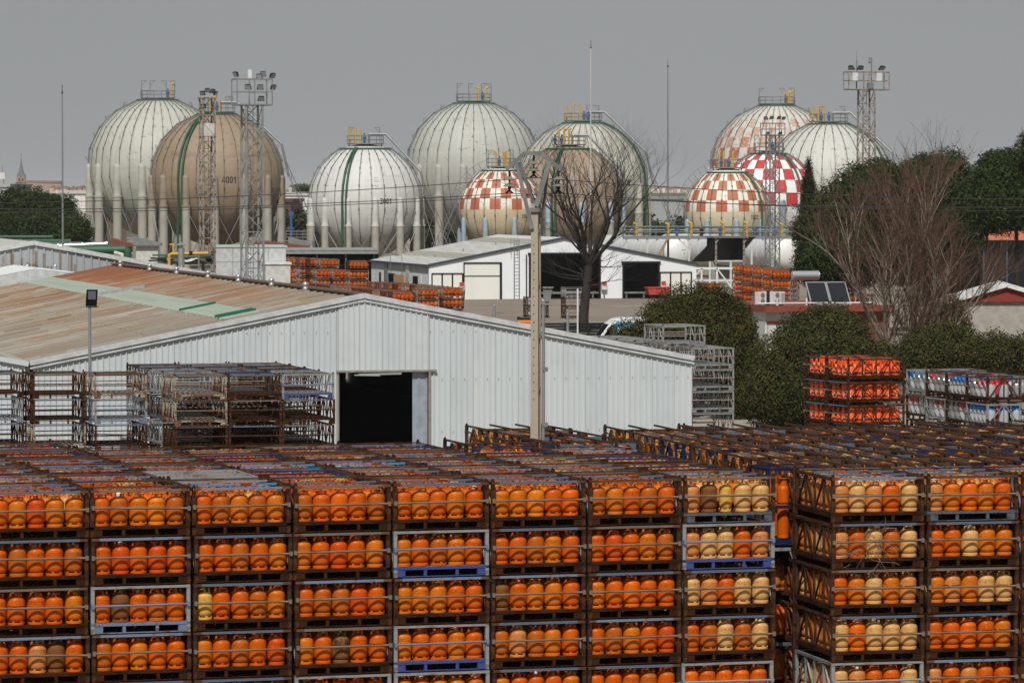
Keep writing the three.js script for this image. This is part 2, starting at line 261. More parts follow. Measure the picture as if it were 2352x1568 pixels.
gasSphere({ seed: 2, lowerDarken: 2.2, legAz: -2.2, x: 498, y: 411, r: 153, d: 505, cap: 17, ribs: 30, legs: 14, base: [0.285, 0.212, 0.14], stains: brownStain, rusty: 150, legTop: [0.3, 0.24, 0.18], num: '4001', numAz: 10.5, numPolar: 91, downpipes: [-32], twin: true, plat: 2.2, davits: [[0.5, 1], [0.9, -1]], davitH: 2.6, vents: [[-0.35, 2.6, 0], [-0.1, 2.6, 0.25], [0.15, 2.2, 0]], valves: [-0.25, 0.0], bigPipe: 1, stair: 1, label: 'large dirty brown gas sphere painted with the number 4001' });
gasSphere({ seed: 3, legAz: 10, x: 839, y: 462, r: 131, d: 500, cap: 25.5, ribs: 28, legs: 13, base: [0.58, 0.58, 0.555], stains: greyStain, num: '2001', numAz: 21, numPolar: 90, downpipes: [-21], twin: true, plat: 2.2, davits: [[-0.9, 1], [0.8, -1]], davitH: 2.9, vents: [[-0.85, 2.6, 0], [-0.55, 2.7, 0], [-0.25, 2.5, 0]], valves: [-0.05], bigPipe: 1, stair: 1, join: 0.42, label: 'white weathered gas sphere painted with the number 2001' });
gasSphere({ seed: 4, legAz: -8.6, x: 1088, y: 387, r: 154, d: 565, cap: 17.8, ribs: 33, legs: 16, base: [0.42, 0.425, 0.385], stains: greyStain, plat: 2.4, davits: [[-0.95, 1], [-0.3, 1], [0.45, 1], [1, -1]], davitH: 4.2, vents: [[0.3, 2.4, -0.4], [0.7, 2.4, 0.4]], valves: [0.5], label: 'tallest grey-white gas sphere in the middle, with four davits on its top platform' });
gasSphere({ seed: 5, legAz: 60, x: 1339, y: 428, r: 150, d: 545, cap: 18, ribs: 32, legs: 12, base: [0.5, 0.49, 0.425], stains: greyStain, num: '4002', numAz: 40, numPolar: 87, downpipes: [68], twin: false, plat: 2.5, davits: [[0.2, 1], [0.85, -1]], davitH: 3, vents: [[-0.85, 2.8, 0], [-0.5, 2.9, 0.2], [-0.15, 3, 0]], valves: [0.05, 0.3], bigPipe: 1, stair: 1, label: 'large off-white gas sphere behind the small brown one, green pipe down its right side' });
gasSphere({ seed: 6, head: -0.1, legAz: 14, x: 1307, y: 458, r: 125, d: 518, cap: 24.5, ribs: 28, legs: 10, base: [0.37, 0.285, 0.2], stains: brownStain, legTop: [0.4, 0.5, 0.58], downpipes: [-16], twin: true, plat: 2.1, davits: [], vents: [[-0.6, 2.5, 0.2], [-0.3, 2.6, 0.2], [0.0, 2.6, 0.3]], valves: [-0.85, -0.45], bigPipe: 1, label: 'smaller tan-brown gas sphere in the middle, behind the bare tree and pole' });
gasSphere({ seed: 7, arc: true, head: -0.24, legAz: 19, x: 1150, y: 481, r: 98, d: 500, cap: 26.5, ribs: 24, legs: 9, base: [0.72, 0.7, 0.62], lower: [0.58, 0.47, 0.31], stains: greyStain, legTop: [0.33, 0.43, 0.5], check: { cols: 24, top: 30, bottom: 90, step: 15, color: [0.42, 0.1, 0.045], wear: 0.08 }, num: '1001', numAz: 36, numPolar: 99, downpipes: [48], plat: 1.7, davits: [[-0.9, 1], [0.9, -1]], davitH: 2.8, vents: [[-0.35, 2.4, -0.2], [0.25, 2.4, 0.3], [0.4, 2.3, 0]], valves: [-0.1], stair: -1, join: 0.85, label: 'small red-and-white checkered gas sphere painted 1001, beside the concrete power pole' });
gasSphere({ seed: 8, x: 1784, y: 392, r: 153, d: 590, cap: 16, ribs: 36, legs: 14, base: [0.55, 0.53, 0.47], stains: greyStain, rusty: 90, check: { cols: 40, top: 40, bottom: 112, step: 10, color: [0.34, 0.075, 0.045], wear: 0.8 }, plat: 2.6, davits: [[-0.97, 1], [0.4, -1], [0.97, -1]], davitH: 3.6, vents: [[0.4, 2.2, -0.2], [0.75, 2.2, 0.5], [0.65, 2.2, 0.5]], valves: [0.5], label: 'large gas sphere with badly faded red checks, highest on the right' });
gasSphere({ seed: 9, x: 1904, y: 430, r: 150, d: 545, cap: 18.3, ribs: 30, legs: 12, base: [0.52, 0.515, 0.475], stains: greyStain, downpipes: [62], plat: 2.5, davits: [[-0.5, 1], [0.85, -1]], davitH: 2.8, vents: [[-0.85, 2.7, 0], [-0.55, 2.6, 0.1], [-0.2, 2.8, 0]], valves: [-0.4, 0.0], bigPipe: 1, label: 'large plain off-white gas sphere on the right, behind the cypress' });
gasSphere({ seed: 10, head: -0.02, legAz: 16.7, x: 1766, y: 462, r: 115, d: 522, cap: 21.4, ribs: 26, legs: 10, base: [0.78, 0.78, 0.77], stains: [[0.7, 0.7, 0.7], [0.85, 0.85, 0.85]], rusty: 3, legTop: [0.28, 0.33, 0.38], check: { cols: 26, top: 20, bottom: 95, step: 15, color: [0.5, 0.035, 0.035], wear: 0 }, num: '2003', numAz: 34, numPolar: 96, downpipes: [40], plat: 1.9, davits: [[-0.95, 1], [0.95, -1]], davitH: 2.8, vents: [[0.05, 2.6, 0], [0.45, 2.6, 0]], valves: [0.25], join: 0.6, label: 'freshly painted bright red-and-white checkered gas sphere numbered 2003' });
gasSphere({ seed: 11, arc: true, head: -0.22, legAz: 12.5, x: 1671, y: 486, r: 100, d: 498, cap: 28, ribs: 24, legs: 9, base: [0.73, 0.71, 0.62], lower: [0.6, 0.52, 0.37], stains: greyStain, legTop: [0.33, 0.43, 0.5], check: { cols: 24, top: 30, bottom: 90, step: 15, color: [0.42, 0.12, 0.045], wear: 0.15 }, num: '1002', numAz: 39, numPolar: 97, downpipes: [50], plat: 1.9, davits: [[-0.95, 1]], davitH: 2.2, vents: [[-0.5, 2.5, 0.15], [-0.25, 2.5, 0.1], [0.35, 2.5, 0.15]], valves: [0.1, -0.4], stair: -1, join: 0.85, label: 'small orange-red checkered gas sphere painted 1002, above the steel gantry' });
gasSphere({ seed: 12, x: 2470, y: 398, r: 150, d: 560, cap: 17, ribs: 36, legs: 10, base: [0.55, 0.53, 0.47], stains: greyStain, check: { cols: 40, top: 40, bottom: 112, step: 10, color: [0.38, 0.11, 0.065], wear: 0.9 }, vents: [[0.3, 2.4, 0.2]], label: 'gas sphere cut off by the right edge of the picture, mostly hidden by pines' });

// ------------------------------------------------------------------ buildings
const YAW = 13.5 * D2R;
const loc = (g, x, y, z) => g.localToWorld(V3(x, y, z));
// pitched slab from ridge (x 0) to eave at x = side * hw, in a building's own axes, running back from z0 to z1
function roofSlab(side, ridge, slope, s0, s1, z0, z1, thick, uv, pitch = 0.5, depth = 0.045) {
  const k = Math.hypot(1, slope), n = [side * slope / k, 1 / k], top = ribbed(z0, z1, pitch, depth, (z, t, h) => { const s = mix(s1, s0, side > 0 ? 1 - t : t), q = [side * s + n[0] * h, ridge - slope * s + n[1] * h, -z]; return q; }, uv);
  const under = [side * s0, side * s1].sort((a, b) => a - b), body = poly([[under[0], ridge - slope * Math.abs(under[0]) - 0.01], [under[0], ridge - slope * Math.abs(under[0]) - thick], [under[1], ridge - slope * Math.abs(under[1]) - thick], [under[1], ridge - slope * Math.abs(under[1]) - 0.01]], z1 - z0 - 0.02).translate(0, 0, -z1 + 0.01);
  return [top, body];
}
const wallTex = (s, base) => tex(256, 256, (u, v) => { const a = fbm(u, v, 3, 5, s), b = fbm(u * 1, v * 0.15, 32, 3, s + 4); return base.map((x) => x * (0.86 + 0.2 * a + 0.08 * b)); }, [1 / 3, 1 / 4]);
{ // ---- the long warehouse in front
  const hw = 11.5, ridge = 5.83, sl = 0.192, L = 61, p = at(835, 680, 140);
  const g = thing('warehouse', 'long pale grey metal warehouse with rust-streaked roof and black open doorway', 'warehouse', [p.x, 0, p.z], YAW); g.updateMatrixWorld();
  const yTop = (x) => ridge - sl * Math.abs(x);
  const wm = [0, 1, 2].map((i) => std([[0.555, 0.6, 0.615], [0.535, 0.578, 0.595], [0.57, 0.61, 0.622]][i], 0.5, 0.12, { map: wallTex(200 + i, W1) }));
  const step = 0.8, x0 = -11.35, n = 29, door = [-0.9, 2.29, 3.25];
  for (let i = 0; i < n; i++) {
    const a = x0 + i * step, b = Math.min(a + step, 11.69);
    const cuts = []; let parts = [[a, b, 0.02]];
    if (b > door[0] && a < door[1]) { parts = []; if (a < door[0]) parts.push([a, door[0], 0.02]); parts.push([Math.max(a, door[0]), Math.min(b, door[1]), door[2]]); if (b > door[1]) parts.push([door[1], b, 0.02]); }
    const geo = parts.map(([l, r, y0]) => ribbed(l + 0.004, r - 0.004, 0.2, 0.034, (x, t, h) => [x, mix(y0, yTop(x) - 0.03, t), h * 1.3 + (y0 > 1 ? 0.05 : 0)], (x, t) => [x, t * 5]));
    const fast = []; for (const y of [1.15, 2.95, 4.6]) for (let k = 0; k < 4; k += 2) { const x = a + 0.085 + k * 0.2; if (y < yTop(x) - 0.4 && !(x > door[0] - 0.1 && x < door[1] + 0.05 && y < 3.3)) fast.push(box(0.03, 0.03, 0.012, x, y, 0.04)); }
    const pn = mesh('wall_panel', geo, wm[(i * 7 + 1) % 3], g);
    if (fast.length) mesh('fastener', fast, M.steel, pn);
  }
  for (const s of [-1, 1]) {
    const xe = s < 0 ? -11.45 : 11.75, ye = yTop(xe);
    mesh('gable_flashing', [bar([0, ridge + 0.02, 0.06], [xe, ye + 0.02, 0.06], 0.17, 0.16), bar([0, ridge - 0.16, 0.09], [xe, ye - 0.16, 0.09], 0.06, 0.07)], std([0.62, 0.635, 0.65], 0.45, 0.15, { map: mottle }), g);
  }
  // shell behind the cladding: side walls, rear wall, frame of the doorway, dark floor
  const shell = (pts, z) => poly(pts, 0.1).translate(0, 0, z);
  mesh('side_wall', [box(0.12, yTop(11.6), L, 11.6, yTop(11.6) / 2, -L / 2 - 0.15)], wm[1], g);
  mesh('side_wall', [box(0.12, yTop(11.4), L, -11.5, yTop(11.4) / 2, -L / 2 - 0.15)], wm[1], g);
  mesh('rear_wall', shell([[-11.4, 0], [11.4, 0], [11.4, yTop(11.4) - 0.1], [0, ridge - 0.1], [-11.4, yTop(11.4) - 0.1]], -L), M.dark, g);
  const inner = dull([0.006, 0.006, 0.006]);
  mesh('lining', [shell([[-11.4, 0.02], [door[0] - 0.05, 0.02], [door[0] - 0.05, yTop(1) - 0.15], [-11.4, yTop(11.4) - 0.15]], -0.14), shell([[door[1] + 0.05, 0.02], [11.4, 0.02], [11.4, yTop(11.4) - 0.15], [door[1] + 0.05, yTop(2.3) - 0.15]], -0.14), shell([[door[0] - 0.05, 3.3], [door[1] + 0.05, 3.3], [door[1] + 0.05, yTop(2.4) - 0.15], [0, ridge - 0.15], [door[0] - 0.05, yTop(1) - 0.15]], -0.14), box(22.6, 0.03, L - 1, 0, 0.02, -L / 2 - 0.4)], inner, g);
  mesh('door_frame', [box(0.06, 3.28, 0.2, door[1] + 0.0, 1.64, 0.02), box(0.05, 3.25, 0.16, door[0], 1.62, 0.0), box(door[1] - door[0] + 0.3, 0.07, 0.14, (door[0] + door[1]) / 2 + 0.1, 3.26, 0.06)], std([0.3, 0.25, 0.2], 0.7, 0, { map: mottle }), g);
  mesh('sliding_door', ribbed(1.72, 2.25, 0.26, 0.03, (x, t, h) => [x, mix(0.05, 3.2, t), h - 0.09], (x, t) => [x, t * 3]), std([0.36, 0.42, 0.48], 0.5, 0.2, { map: mottle }), g);
  mesh('door_track', [box(1.5, 0.06, 0.04, 0.55, 3.16, 0.09, 0, 0, 0.012), box(0.9, 0.04, 0.05, 0.1, 3.12, 0.1, 0, 0, -0.03)], std([0.4, 0.45, 0.46], 0.4, 0.4), g);
  // roof: rust-streaked sheets with a pale green skylight strip
  const paintRoof = (fade) => paint(2048, 512, (c, W, H) => {
    reseed(321 + fade); const im = c.createImageData(W, H);
    for (let j = 0; j < H; j++) for (let i = 0; i < W; i++) { const v = fbm(i / W, j / H * 0.25, 16, 4, 330), q = mix3([0.195, 0.168, 0.13], [0.3, 0.278, 0.232], v), k = (j * W + i) * 4; im.data[k] = s8(q[0]); im.data[k + 1] = s8(q[1]); im.data[k + 2] = s8(q[2]); im.data[k + 3] = 255; }
    c.putImageData(im, 0, 0);
    // x along the ridge (near to far), y from ridge (0) to eave
    for (let i = 0; i < 2600; i++) {
      const x = Math.pow(rnd(), 0.75) * W, far = x / W, top = rnd() < 0.6, y0 = top ? rr(0, 0.1) * H : rr(0.1, 0.78) * H, len = top ? rr(0.05, 0.2 + 0.24 * far) * H : rr(0.05, 0.3) * H, w = rr(2, 13) * (0.5 + 0.7 * far);
      c.fillStyle = css(mix3([0.2, 0.07, 0.025], [0.3, 0.14, 0.06], rnd()), rr(0.15, 0.62) * (0.4 + 0.6 * far)); c.fillRect(x, y0, w, len);
    }
    for (let i = 0; i < 420; i++) { const x = rr(0, 1) * W, y0 = rr(0.3, 1) * H; c.fillStyle = css([0.24, 0.1, 0.045], rr(0.1, 0.38)); c.fillRect(x, y0, rr(2, 9), rr(0.05, 0.35) * H); }
    for (let i = 0; i < 900; i++) { c.fillStyle = css([0.36, 0.345, 0.3], rr(0.12, 0.42)); c.fillRect(rr(0, W), rr(0, 0.9) * H, rr(2, 10), rr(0.05, 0.4) * H); }
    for (let i = 0; i < 900; i++) { c.fillStyle = css([0.2, 0.07, 0.028], rr(0.25, 0.75)); c.fillRect(W * (0.72 + 0.28 * Math.sqrt(rnd())), 0, rr(2, 7), rr(0.04, 0.3) * H); }
    for (let i = 0; i < 72; i++) for (let y = 0; y < H;) { const l = rr(0.03, 0.3) * H; c.fillStyle = css(mix3([0.1, 0.06, 0.035], [0.2, 0.13, 0.09], rnd()), rr(0.15, 0.62)); c.fillRect((i + 0.5) / 72 * W + rr(-3, 3), y, rr(4, 10), l); y += l + rr(0, 0.05) * H; }
    for (const y of [0.3, 0.62]) { c.fillStyle = css([0.12, 0.06, 0.03], 0.25); c.fillRect(0, y * H, W, 2); }
  });
  const rt = paintRoof(0), uv = (z, t) => [z / L, 0];
  const k = Math.hypot(1, sl), roofMat = std(W1, 0.85, 0.05, { map: rt }), sk0 = 3.15, sk1 = 4.5;
  const uvS = (a, b) => (z, t) => [z / L, 1 - mix(b, a, t) / hw];
  mesh('roof', roofSlab(-1, ridge, sl, 0, sk0 + 0.02, 0, L, 0.08, uvS(0, sk0), 1.3), roofMat, g);
  mesh('roof', roofSlab(-1, ridge, sl, sk1 - 0.02, hw, 0, L, 0.08, uvS(sk1, hw), 1.3), roofMat, g);
  mesh('roof', roofSlab(1, ridge, sl, 0, hw + 0.2, 0, L, 0.08, uvS(0, hw), 0.5), roofMat, g);
  const glassG = std([0.34, 0.39, 0.325], 0.7, 0, { map: mottle });
  for (let i = 0, z = 2.2; z < L - 0.5; i++) { const e = Math.min(z + 9.7, L); mesh('skylight', roofSlab(-1, ridge + 0.015, sl, sk0, sk1, z, e - 0.08, 0.05, (q, t) => [q, t], 0.5), glassG, g); z = e; }
  mesh('roof', roofSlab(-1, ridge, sl, sk0, sk1, 0, 2.2, 0.08, uvS(sk0, sk1), 0.5), roofMat, g);
  for (const z of [3.4, 4.0, 12.0]) mesh('skylight_gap', bar([-sk0, ridge + 0.07 - sl * sk0, -z], [-sk1, ridge + 0.07 - sl * sk1, -z], 0.12, z === 4 ? 0.05 : 0.08), std([0.01, 0.12, 0.07], 0.4), g);
  mesh('loose_sheet', bar([-2.6, ridge + 0.06 - sl * 2.6, -33.5], [-4.4, ridge + 0.07 - sl * 4.4, -34.5], 0.22, 0.05), M.steel, g);
  mesh('ridge_cap', [bar([0, ridge + 0.07, -0.3], [0, ridge + 0.07, -L], 0.5, 0.06), bar([0.28, ridge - 0.02, -0.3], [0.28, ridge - 0.02, -L], 0.3, 0.05)], std([0.12, 0.07, 0.05], 0.8, 0, { map: mottle }), g);
  for (const z of [9, 16, 23.5, 31, 39.5, 47.5, 57]) mesh('roof_vent', [lathe([[0.001, 0], [0.15, 0], [0.09, 0.12], [0.07, 0.2], [0.12, 0.24], [0.11, 0.3], [0.001, 0.36]], 12).translate(-0.34, ridge - 0.04, -z)], M.silver, g);
  mesh('valley_gutter', bar([-11.55, yTop(11.5) + 0.01, 0], [-11.55, yTop(11.5) + 0.01, -L], 0.4, 0.1), std([0.4, 0.37, 0.32], 0.7, 0, { map: mottle }), g);
  // second bay beyond the valley
  const b2 = -23.1, y2 = (x) => ridge - sl * Math.abs(x - b2);
  mesh('bay_wall', ribbed(-23, -11.6, 0.2, 0.034, (x, t, h) => [x, mix(0.02, y2(x) - 0.03, t), h], (x, t) => [x, t * 5]), wm[2], g);
  mesh('bay_roof', roofSlab(1, ridge, sl, 0, hw - 0.15, 0, L, 0.08, uvS(0, hw), 0.5).map((q) => q.translate(b2, 0, 0)), roofMat, g);
  mesh('bay_flashing', bar([-11.5, y2(-11.5) + 0.02, 0.06], [b2, ridge + 0.02, 0.06], 0.17, 0.16), wm[0], g);
  // new white sheeting at the far end, up to the taller building
  mesh('white_roof', [roofSlab(1, 5.66, 0.12, 0, 2.6, 61.15, 70.3, 0.9, (q, t) => [q, t], 0.6).map((q) => q.translate(-3.9, 0, 0)), roofSlab(-1, 5.66, 0.19, 0, 9, 61.15, 70.3, 0.9, (q, t) => [q, t], 0.6).map((q) => q.translate(-3.9, 0, 0))], std([0.6, 0.63, 0.64], 0.55, 0.1, { map: mottle }), g);
  for (const x of [-3.6, -2.2]) mesh('roof_vent', lathe([[0.001, 0], [0.14, 0], [0.08, 0.18], [0.13, 0.22], [0.001, 0.32]], 10).translate(x, 5.5, -67), M.silver, g);
}
{ // ---- taller gabled building at the far left
  const p = at(76, 559, 208), H = p.y, sl = 0.183, hw = 15, L = 45;
  const g = thing('workshop', 'grey corrugated gable building with rust runs, far left behind the warehouse', 'workshop', [p.x, 0, p.z], YAW);
  const wt = paint(2048, 256, (c, W, Hh) => { reseed(55); c.fillStyle = css([0.36, 0.38, 0.385]); c.fillRect(0, 0, W, Hh); for (let i = 0; i < 400; i++) { c.fillStyle = css([0.2, 0.2, 0.2], 0.07); c.fillRect(rr(0, W), rr(0, Hh), rr(1, 6), rr(20, 120)); } for (let i = 0; i < 130; i++) { const x = rr(0, W), y = rr(0, 0.25) * Hh; for (let q = 0; q < 5; q++) { c.fillStyle = css([0.16, 0.07, 0.03], rr(0.1, 0.4)); c.fillRect(x + rr(-3, 3), y, rr(2, 6), rr(10, 110)); } } });
  const wm = std(W1, 0.6, 0.15, { map: wt });
  for (let x = -hw; x < hw - 0.1; x += 1.2) mesh('wall_panel', ribbed(x + 0.005, x + 1.195, 0.4, 0.07, (q, t, h) => [q, mix(0.02, H - sl * Math.abs(q) - 0.05, t), h], (q, t) => [(q + hw) / 30, t]), wm, g);
  mesh('side_wall', [box(0.1, H - sl * hw, L - 0.2, hw, (H - sl * hw) / 2, -L / 2), box(0.1, H - sl * hw, L - 0.2, -hw, (H - sl * hw) / 2, -L / 2)], wm, g);
  mesh('rear_wall', poly([[-hw, 0], [hw, 0], [hw, H - sl * hw - 0.1], [0, H - 0.1], [-hw, H - sl * hw - 0.1]], 0.1).translate(0, 0, -L), wm, g);
  const rm = std([0.42, 0.42, 0.41], 0.6, 0.1, { map: mottle });
  for (const s of [-1, 1]) { mesh('roof', roofSlab(s, H + 0.06, sl, 0, hw + 0.2, 0, L, 0.08, (q, t) => [q, t * 8], 0.6), rm, g); mesh('gable_flashing', bar([0, H + 0.04, 0.1], [s * hw, H + 0.04 - sl * hw, 0.1], 0.22, 0.1), M.offWhite, g); }
  for (const [x, z] of [[-1.2, -8], [-3.5, -9], [-6, -6]]) mesh('roof_vent', lathe([[0.001, 0], [0.22, 0], [0.13, 0.3], [0.22, 0.38], [0.001, 0.6]], 10).translate(x, H - sl * Math.abs(x), z), M.silver, g);
}
{ // ---- white filling hall across the yard
  const d0 = 359, p = at(1295, 547.5, d0), H = p.y, hw = 12.1, sl = 0.192, L = 25;
  const g = thing('filling_hall', 'white gabled filling hall across the yard with two black doorways', 'hall', [p.x, 0, p.z], YAW);
  const wm = std([0.8, 0.82, 0.84], 0.55, 0, { map: wallTex(400, W1) }), yT = (x) => H - sl * Math.abs(x), black = M.dark;
  // front wall with openings cut by building it in pieces
  const op = [[-11.85, -9.1, 2.28], [-9.0, -5.75, 3.18], [-3.1, 3.26, 3.98], [5.38, 8.64, 3.19], [8.78, 11.65, 2.3]], xs = [-hw, ...op.flatMap((o) => [o[0], o[1]]), hw];
  const pieces = []; for (let i = 0; i + 1 < xs.length; i++) { const a = xs[i], b = xs[i + 1], o = op.find((q) => q[0] === a && q[1] === b), y0 = o ? o[2] : 0.02, top = [[b, yT(b)], ...(a < 0 && b > 0 ? [[0, H]] : []), [a, yT(a)]]; if (b - a > 0.005) pieces.push(poly([[a, y0], [b, y0], ...top], 0.2).translate(0, 0, -0.2)); }
  mesh('front_wall', pieces, wm, g);
  mesh('side_wall', box(0.18, yT(hw), L - 0.4, hw - 0.1, yT(hw) / 2, -L / 2), wm, g);
  mesh('side_wall', ribbed(0.2, L, 0.35, 0.04, (z, t, h) => [-hw - h, mix(0.02, yT(hw), t), -z], (z, t) => [z, t * 3]), std([0.5, 0.53, 0.55], 0.5, 0.1, { map: mottle }), g);
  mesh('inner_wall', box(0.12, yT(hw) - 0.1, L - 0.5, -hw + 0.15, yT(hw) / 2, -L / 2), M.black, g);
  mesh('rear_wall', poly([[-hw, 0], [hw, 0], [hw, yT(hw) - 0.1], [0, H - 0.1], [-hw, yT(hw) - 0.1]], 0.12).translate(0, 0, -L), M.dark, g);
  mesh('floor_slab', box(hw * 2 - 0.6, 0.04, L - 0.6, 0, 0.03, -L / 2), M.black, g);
  const bands = [[0, 0.16, [0.34, 0.33, 0.29]], [0.16, 0.42, [0.46, 0.46, 0.45]], [0.42, 0.52, [0.34, 0.33, 0.29]], [0.52, 0.86, [0.45, 0.45, 0.44]], [0.86, 1.0, [0.38, 0.375, 0.35]]];
  for (const s of [-1, 1]) {
    for (const [a, b, c] of s < 0 ? [[0, 0.1, [0.5, 0.51, 0.51]], [0.1, 0.27, [0.31, 0.3, 0.265]], [0.27, 0.63, [0.44, 0.44, 0.43]], [0.63, 0.79, [0.31, 0.3, 0.265]], [0.79, 1, [0.44, 0.44, 0.42]]] : [[0, 1, [0.42, 0.42, 0.4]]]) mesh('roof', roofSlab(s, H + 0.08, sl, 0.001 + a * hw, b * hw + 0.15 * (b === 1), -0.1, L, 0.1, (q, t) => [q, t * 3], 0.9, 0.04), std(c, 0.8, 0, { map: mottle }), g);
    mesh('verge_trim', bar([0, H + 0.05, 0.14], [s * (hw + 0.1), H + 0.05 - sl * (hw + 0.1), 0.14], 0.2, 0.06), std([0.035, 0.05, 0.07], 0.6), g);
  }
  mesh('eave_gutter', bar([-hw - 0.12, yT(hw) - 0.02, 0.1], [-hw - 0.12, yT(hw) - 0.02, -L], 0.22, 0.2), std([0.035, 0.05, 0.08], 0.6), g);
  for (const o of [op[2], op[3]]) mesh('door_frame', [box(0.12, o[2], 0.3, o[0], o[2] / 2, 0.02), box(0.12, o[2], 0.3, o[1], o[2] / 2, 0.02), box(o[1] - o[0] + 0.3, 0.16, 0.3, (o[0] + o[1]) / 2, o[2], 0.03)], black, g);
  const dm = std([0.76, 0.755, 0.7], 0.6, 0, { map: wallTex(410, W1) });
  { const o = op[1], m = (o[0] + o[1]) / 2, w = o[1] - o[0]; for (const [y, h] of [[1.03, 2.04], [2.62, 1.08]]) mesh('door_panel', box(w - 0.08, h, 0.08, m, y, 0.0), dm, g); mesh('door_frame', [box(0.07, 3.24, 0.18, o[0], 1.62, 0.05), box(0.16, 3.24, 0.18, o[1] + 0.06, 1.62, 0.05), box(w, 0.09, 0.18, m, 3.2, 0.05), box(w - 0.1, 0.05, 0.1, m, 2.06, 0.05)], black, g); }
  for (const o of [op[0], op[4]]) { const w = (o[1] - o[0]) / 3; for (let i = 0; i < 3; i++) mesh('door_leaf', box(w - 0.14, o[2] - 0.06, 0.08, o[0] + w * (i + 0.5), o[2] / 2, -0.03), dm, g); mesh('door_frame', [0, 1, 2, 3].map((i) => box(0.1, o[2], 0.12, o[0] + w * i, o[2] / 2, 0.0)).concat([box(o[1] - o[0], 0.08, 0.14, (o[0] + o[1]) / 2, o[2], 0.02)]), black, g); }
  { const gg = []; for (const x of [-4.55, -4.1]) gg.push(rod([x, 0, 0.25], [x, 5.3, 0.25], 0.03, 5)); for (let y = 0.3; y < 5.2; y += 0.3) gg.push(rod([-4.55, y, 0.25], [-4.1, y, 0.25], 0.022, 4)); for (const x of [-4.85, -4.3]) gg.push(rod([x, 3.9, 0.3], [x, 5.4, 0.3], 0.02, 4)); mesh('wall_ladder', gg, M.grey, g); }
  mesh('drainpipe', rod([-3.4, 0, 0.12], [-3.4, 3.9, 0.12], 0.05, 6), M.dark, g);
  // left side: doorways and a plywood sheet
  const sm = (n, z0, z1, y, m, off = 0.06) => mesh(n, box(0.06, y, z1 - z0, -hw - off, y / 2, -(z0 + z1) / 2), m, g);
  sm('side_door', 3, 7, 2.1, M.white); sm('side_opening', 4.2, 6.2, 1.95, M.black, 0.1); sm('side_door', 14, 17, 2.0, M.black); sm('side_door', 19.5, 23, 2.2, M.white); sm('side_opening', 20.3, 21, 2, M.black, 0.1); sm('side_strip', 8, 9.5, 2.9, M.offWhite); sm('side_strip', 17.5, 19, 2.9, M.grey);
  mesh('sheet_stack', box(0.15, 2.0, 4.4, -hw - 0.7, 1.0, -9.2), std([0.5, 0.29, 0.14], 0.8, 0, { map: mottle }), g);
  // lamps on the eave
  for (const z of [10, 15]) mesh('eave_lamp', [rod([-hw - 0.3, 1.9, -z], [-hw - 0.3, 3.7, -z], 0.03, 5), rod([-hw - 0.3, 3.7, -z], [-hw - 0.7, 3.8, -z], 0.03, 5), box(0.4, 0.14, 0.3, -hw - 0.8, 3.75, -z)], M.grey, g);
  for (const [i, x] of [-9.6, -7, -4].entries()) mesh('roof_lug', [rod([x, H - sl * -x, -9], [x, H - sl * -x + 0.35, -9], 0.04, 4)], M.grey, g);
  g.updateMatrixWorld();
  const rackAt = loc(g, 1.9, 0, -1.2), rk = thing('conveyor', 'grey conveyor frame inside the larger black doorway', 'conveyor', rackAt, YAW); mesh('frame', [box(5.4, 0.16, 0.6, -1, 0.5, 0), ...[-3, -1, 1].map((x) => box(0.12, 0.5, 0.5, x, 0.22, 0))], M.galv, rk); mesh('rollers', [-2.6, -1.8, -1, -0.2, 0.6, 1.2].map((x) => rod([x, 0.62, -0.28], [x, 0.62, 0.28], 0.05, 6)), M.steel, rk);
  const rk2 = thing('conveyor', 'grey conveyor frame inside the smaller black doorway on the right', 'conveyor', loc(g, 6.8, 0, -0.6), YAW); mesh('frame', [box(3, 0.14, 0.6, 0, 0.5, 0), ...[-1, 0.6].map((x) => box(0.12, 0.5, 0.5, x, 0.22, 0))], M.galv, rk2);
  const cart = thing('tipping_skip', 'red steel skip standing at the right black doorway', 'skip', loc(g, 8.3, 0, 0.9), YAW); mesh('tub', [poly([[-0.9, 0.35], [0.9, 0.35], [1.05, 0.95], [-1.05, 0.95]], 1.2).translate(0, 0, -0.6)], M.red, cart); mesh('rim', box(2.2, 0.1, 1.3, 0, 0.98, 0), M.red, cart); for (const x of [-0.7, 0.7]) mesh('foot', box(0.15, 0.35, 1, x, 0.18, 0), M.dark, cart);
  const ext = (x, l) => { const e = thing('fire_extinguisher_box', l, 'extinguisher box', loc(g, x, 0, 0.25), YAW); mesh('cabinet', box(0.45, 0.7, 0.25, 0, 1.15, 0), M.white, e); mesh('door', box(0.4, 0.35, 0.04, 0, 1.35, 0.14), M.red, e); mesh('post', box(0.08, 0.8, 0.08, 0, 0.4, 0), M.grey, e); };
  ext(-9.25, 'red and white extinguisher box left of the closed white door'); ext(3.6, 'red and white extinguisher box right of the large black doorway'); ext(9.0, 'red and white extinguisher box by the right black doorway');
}
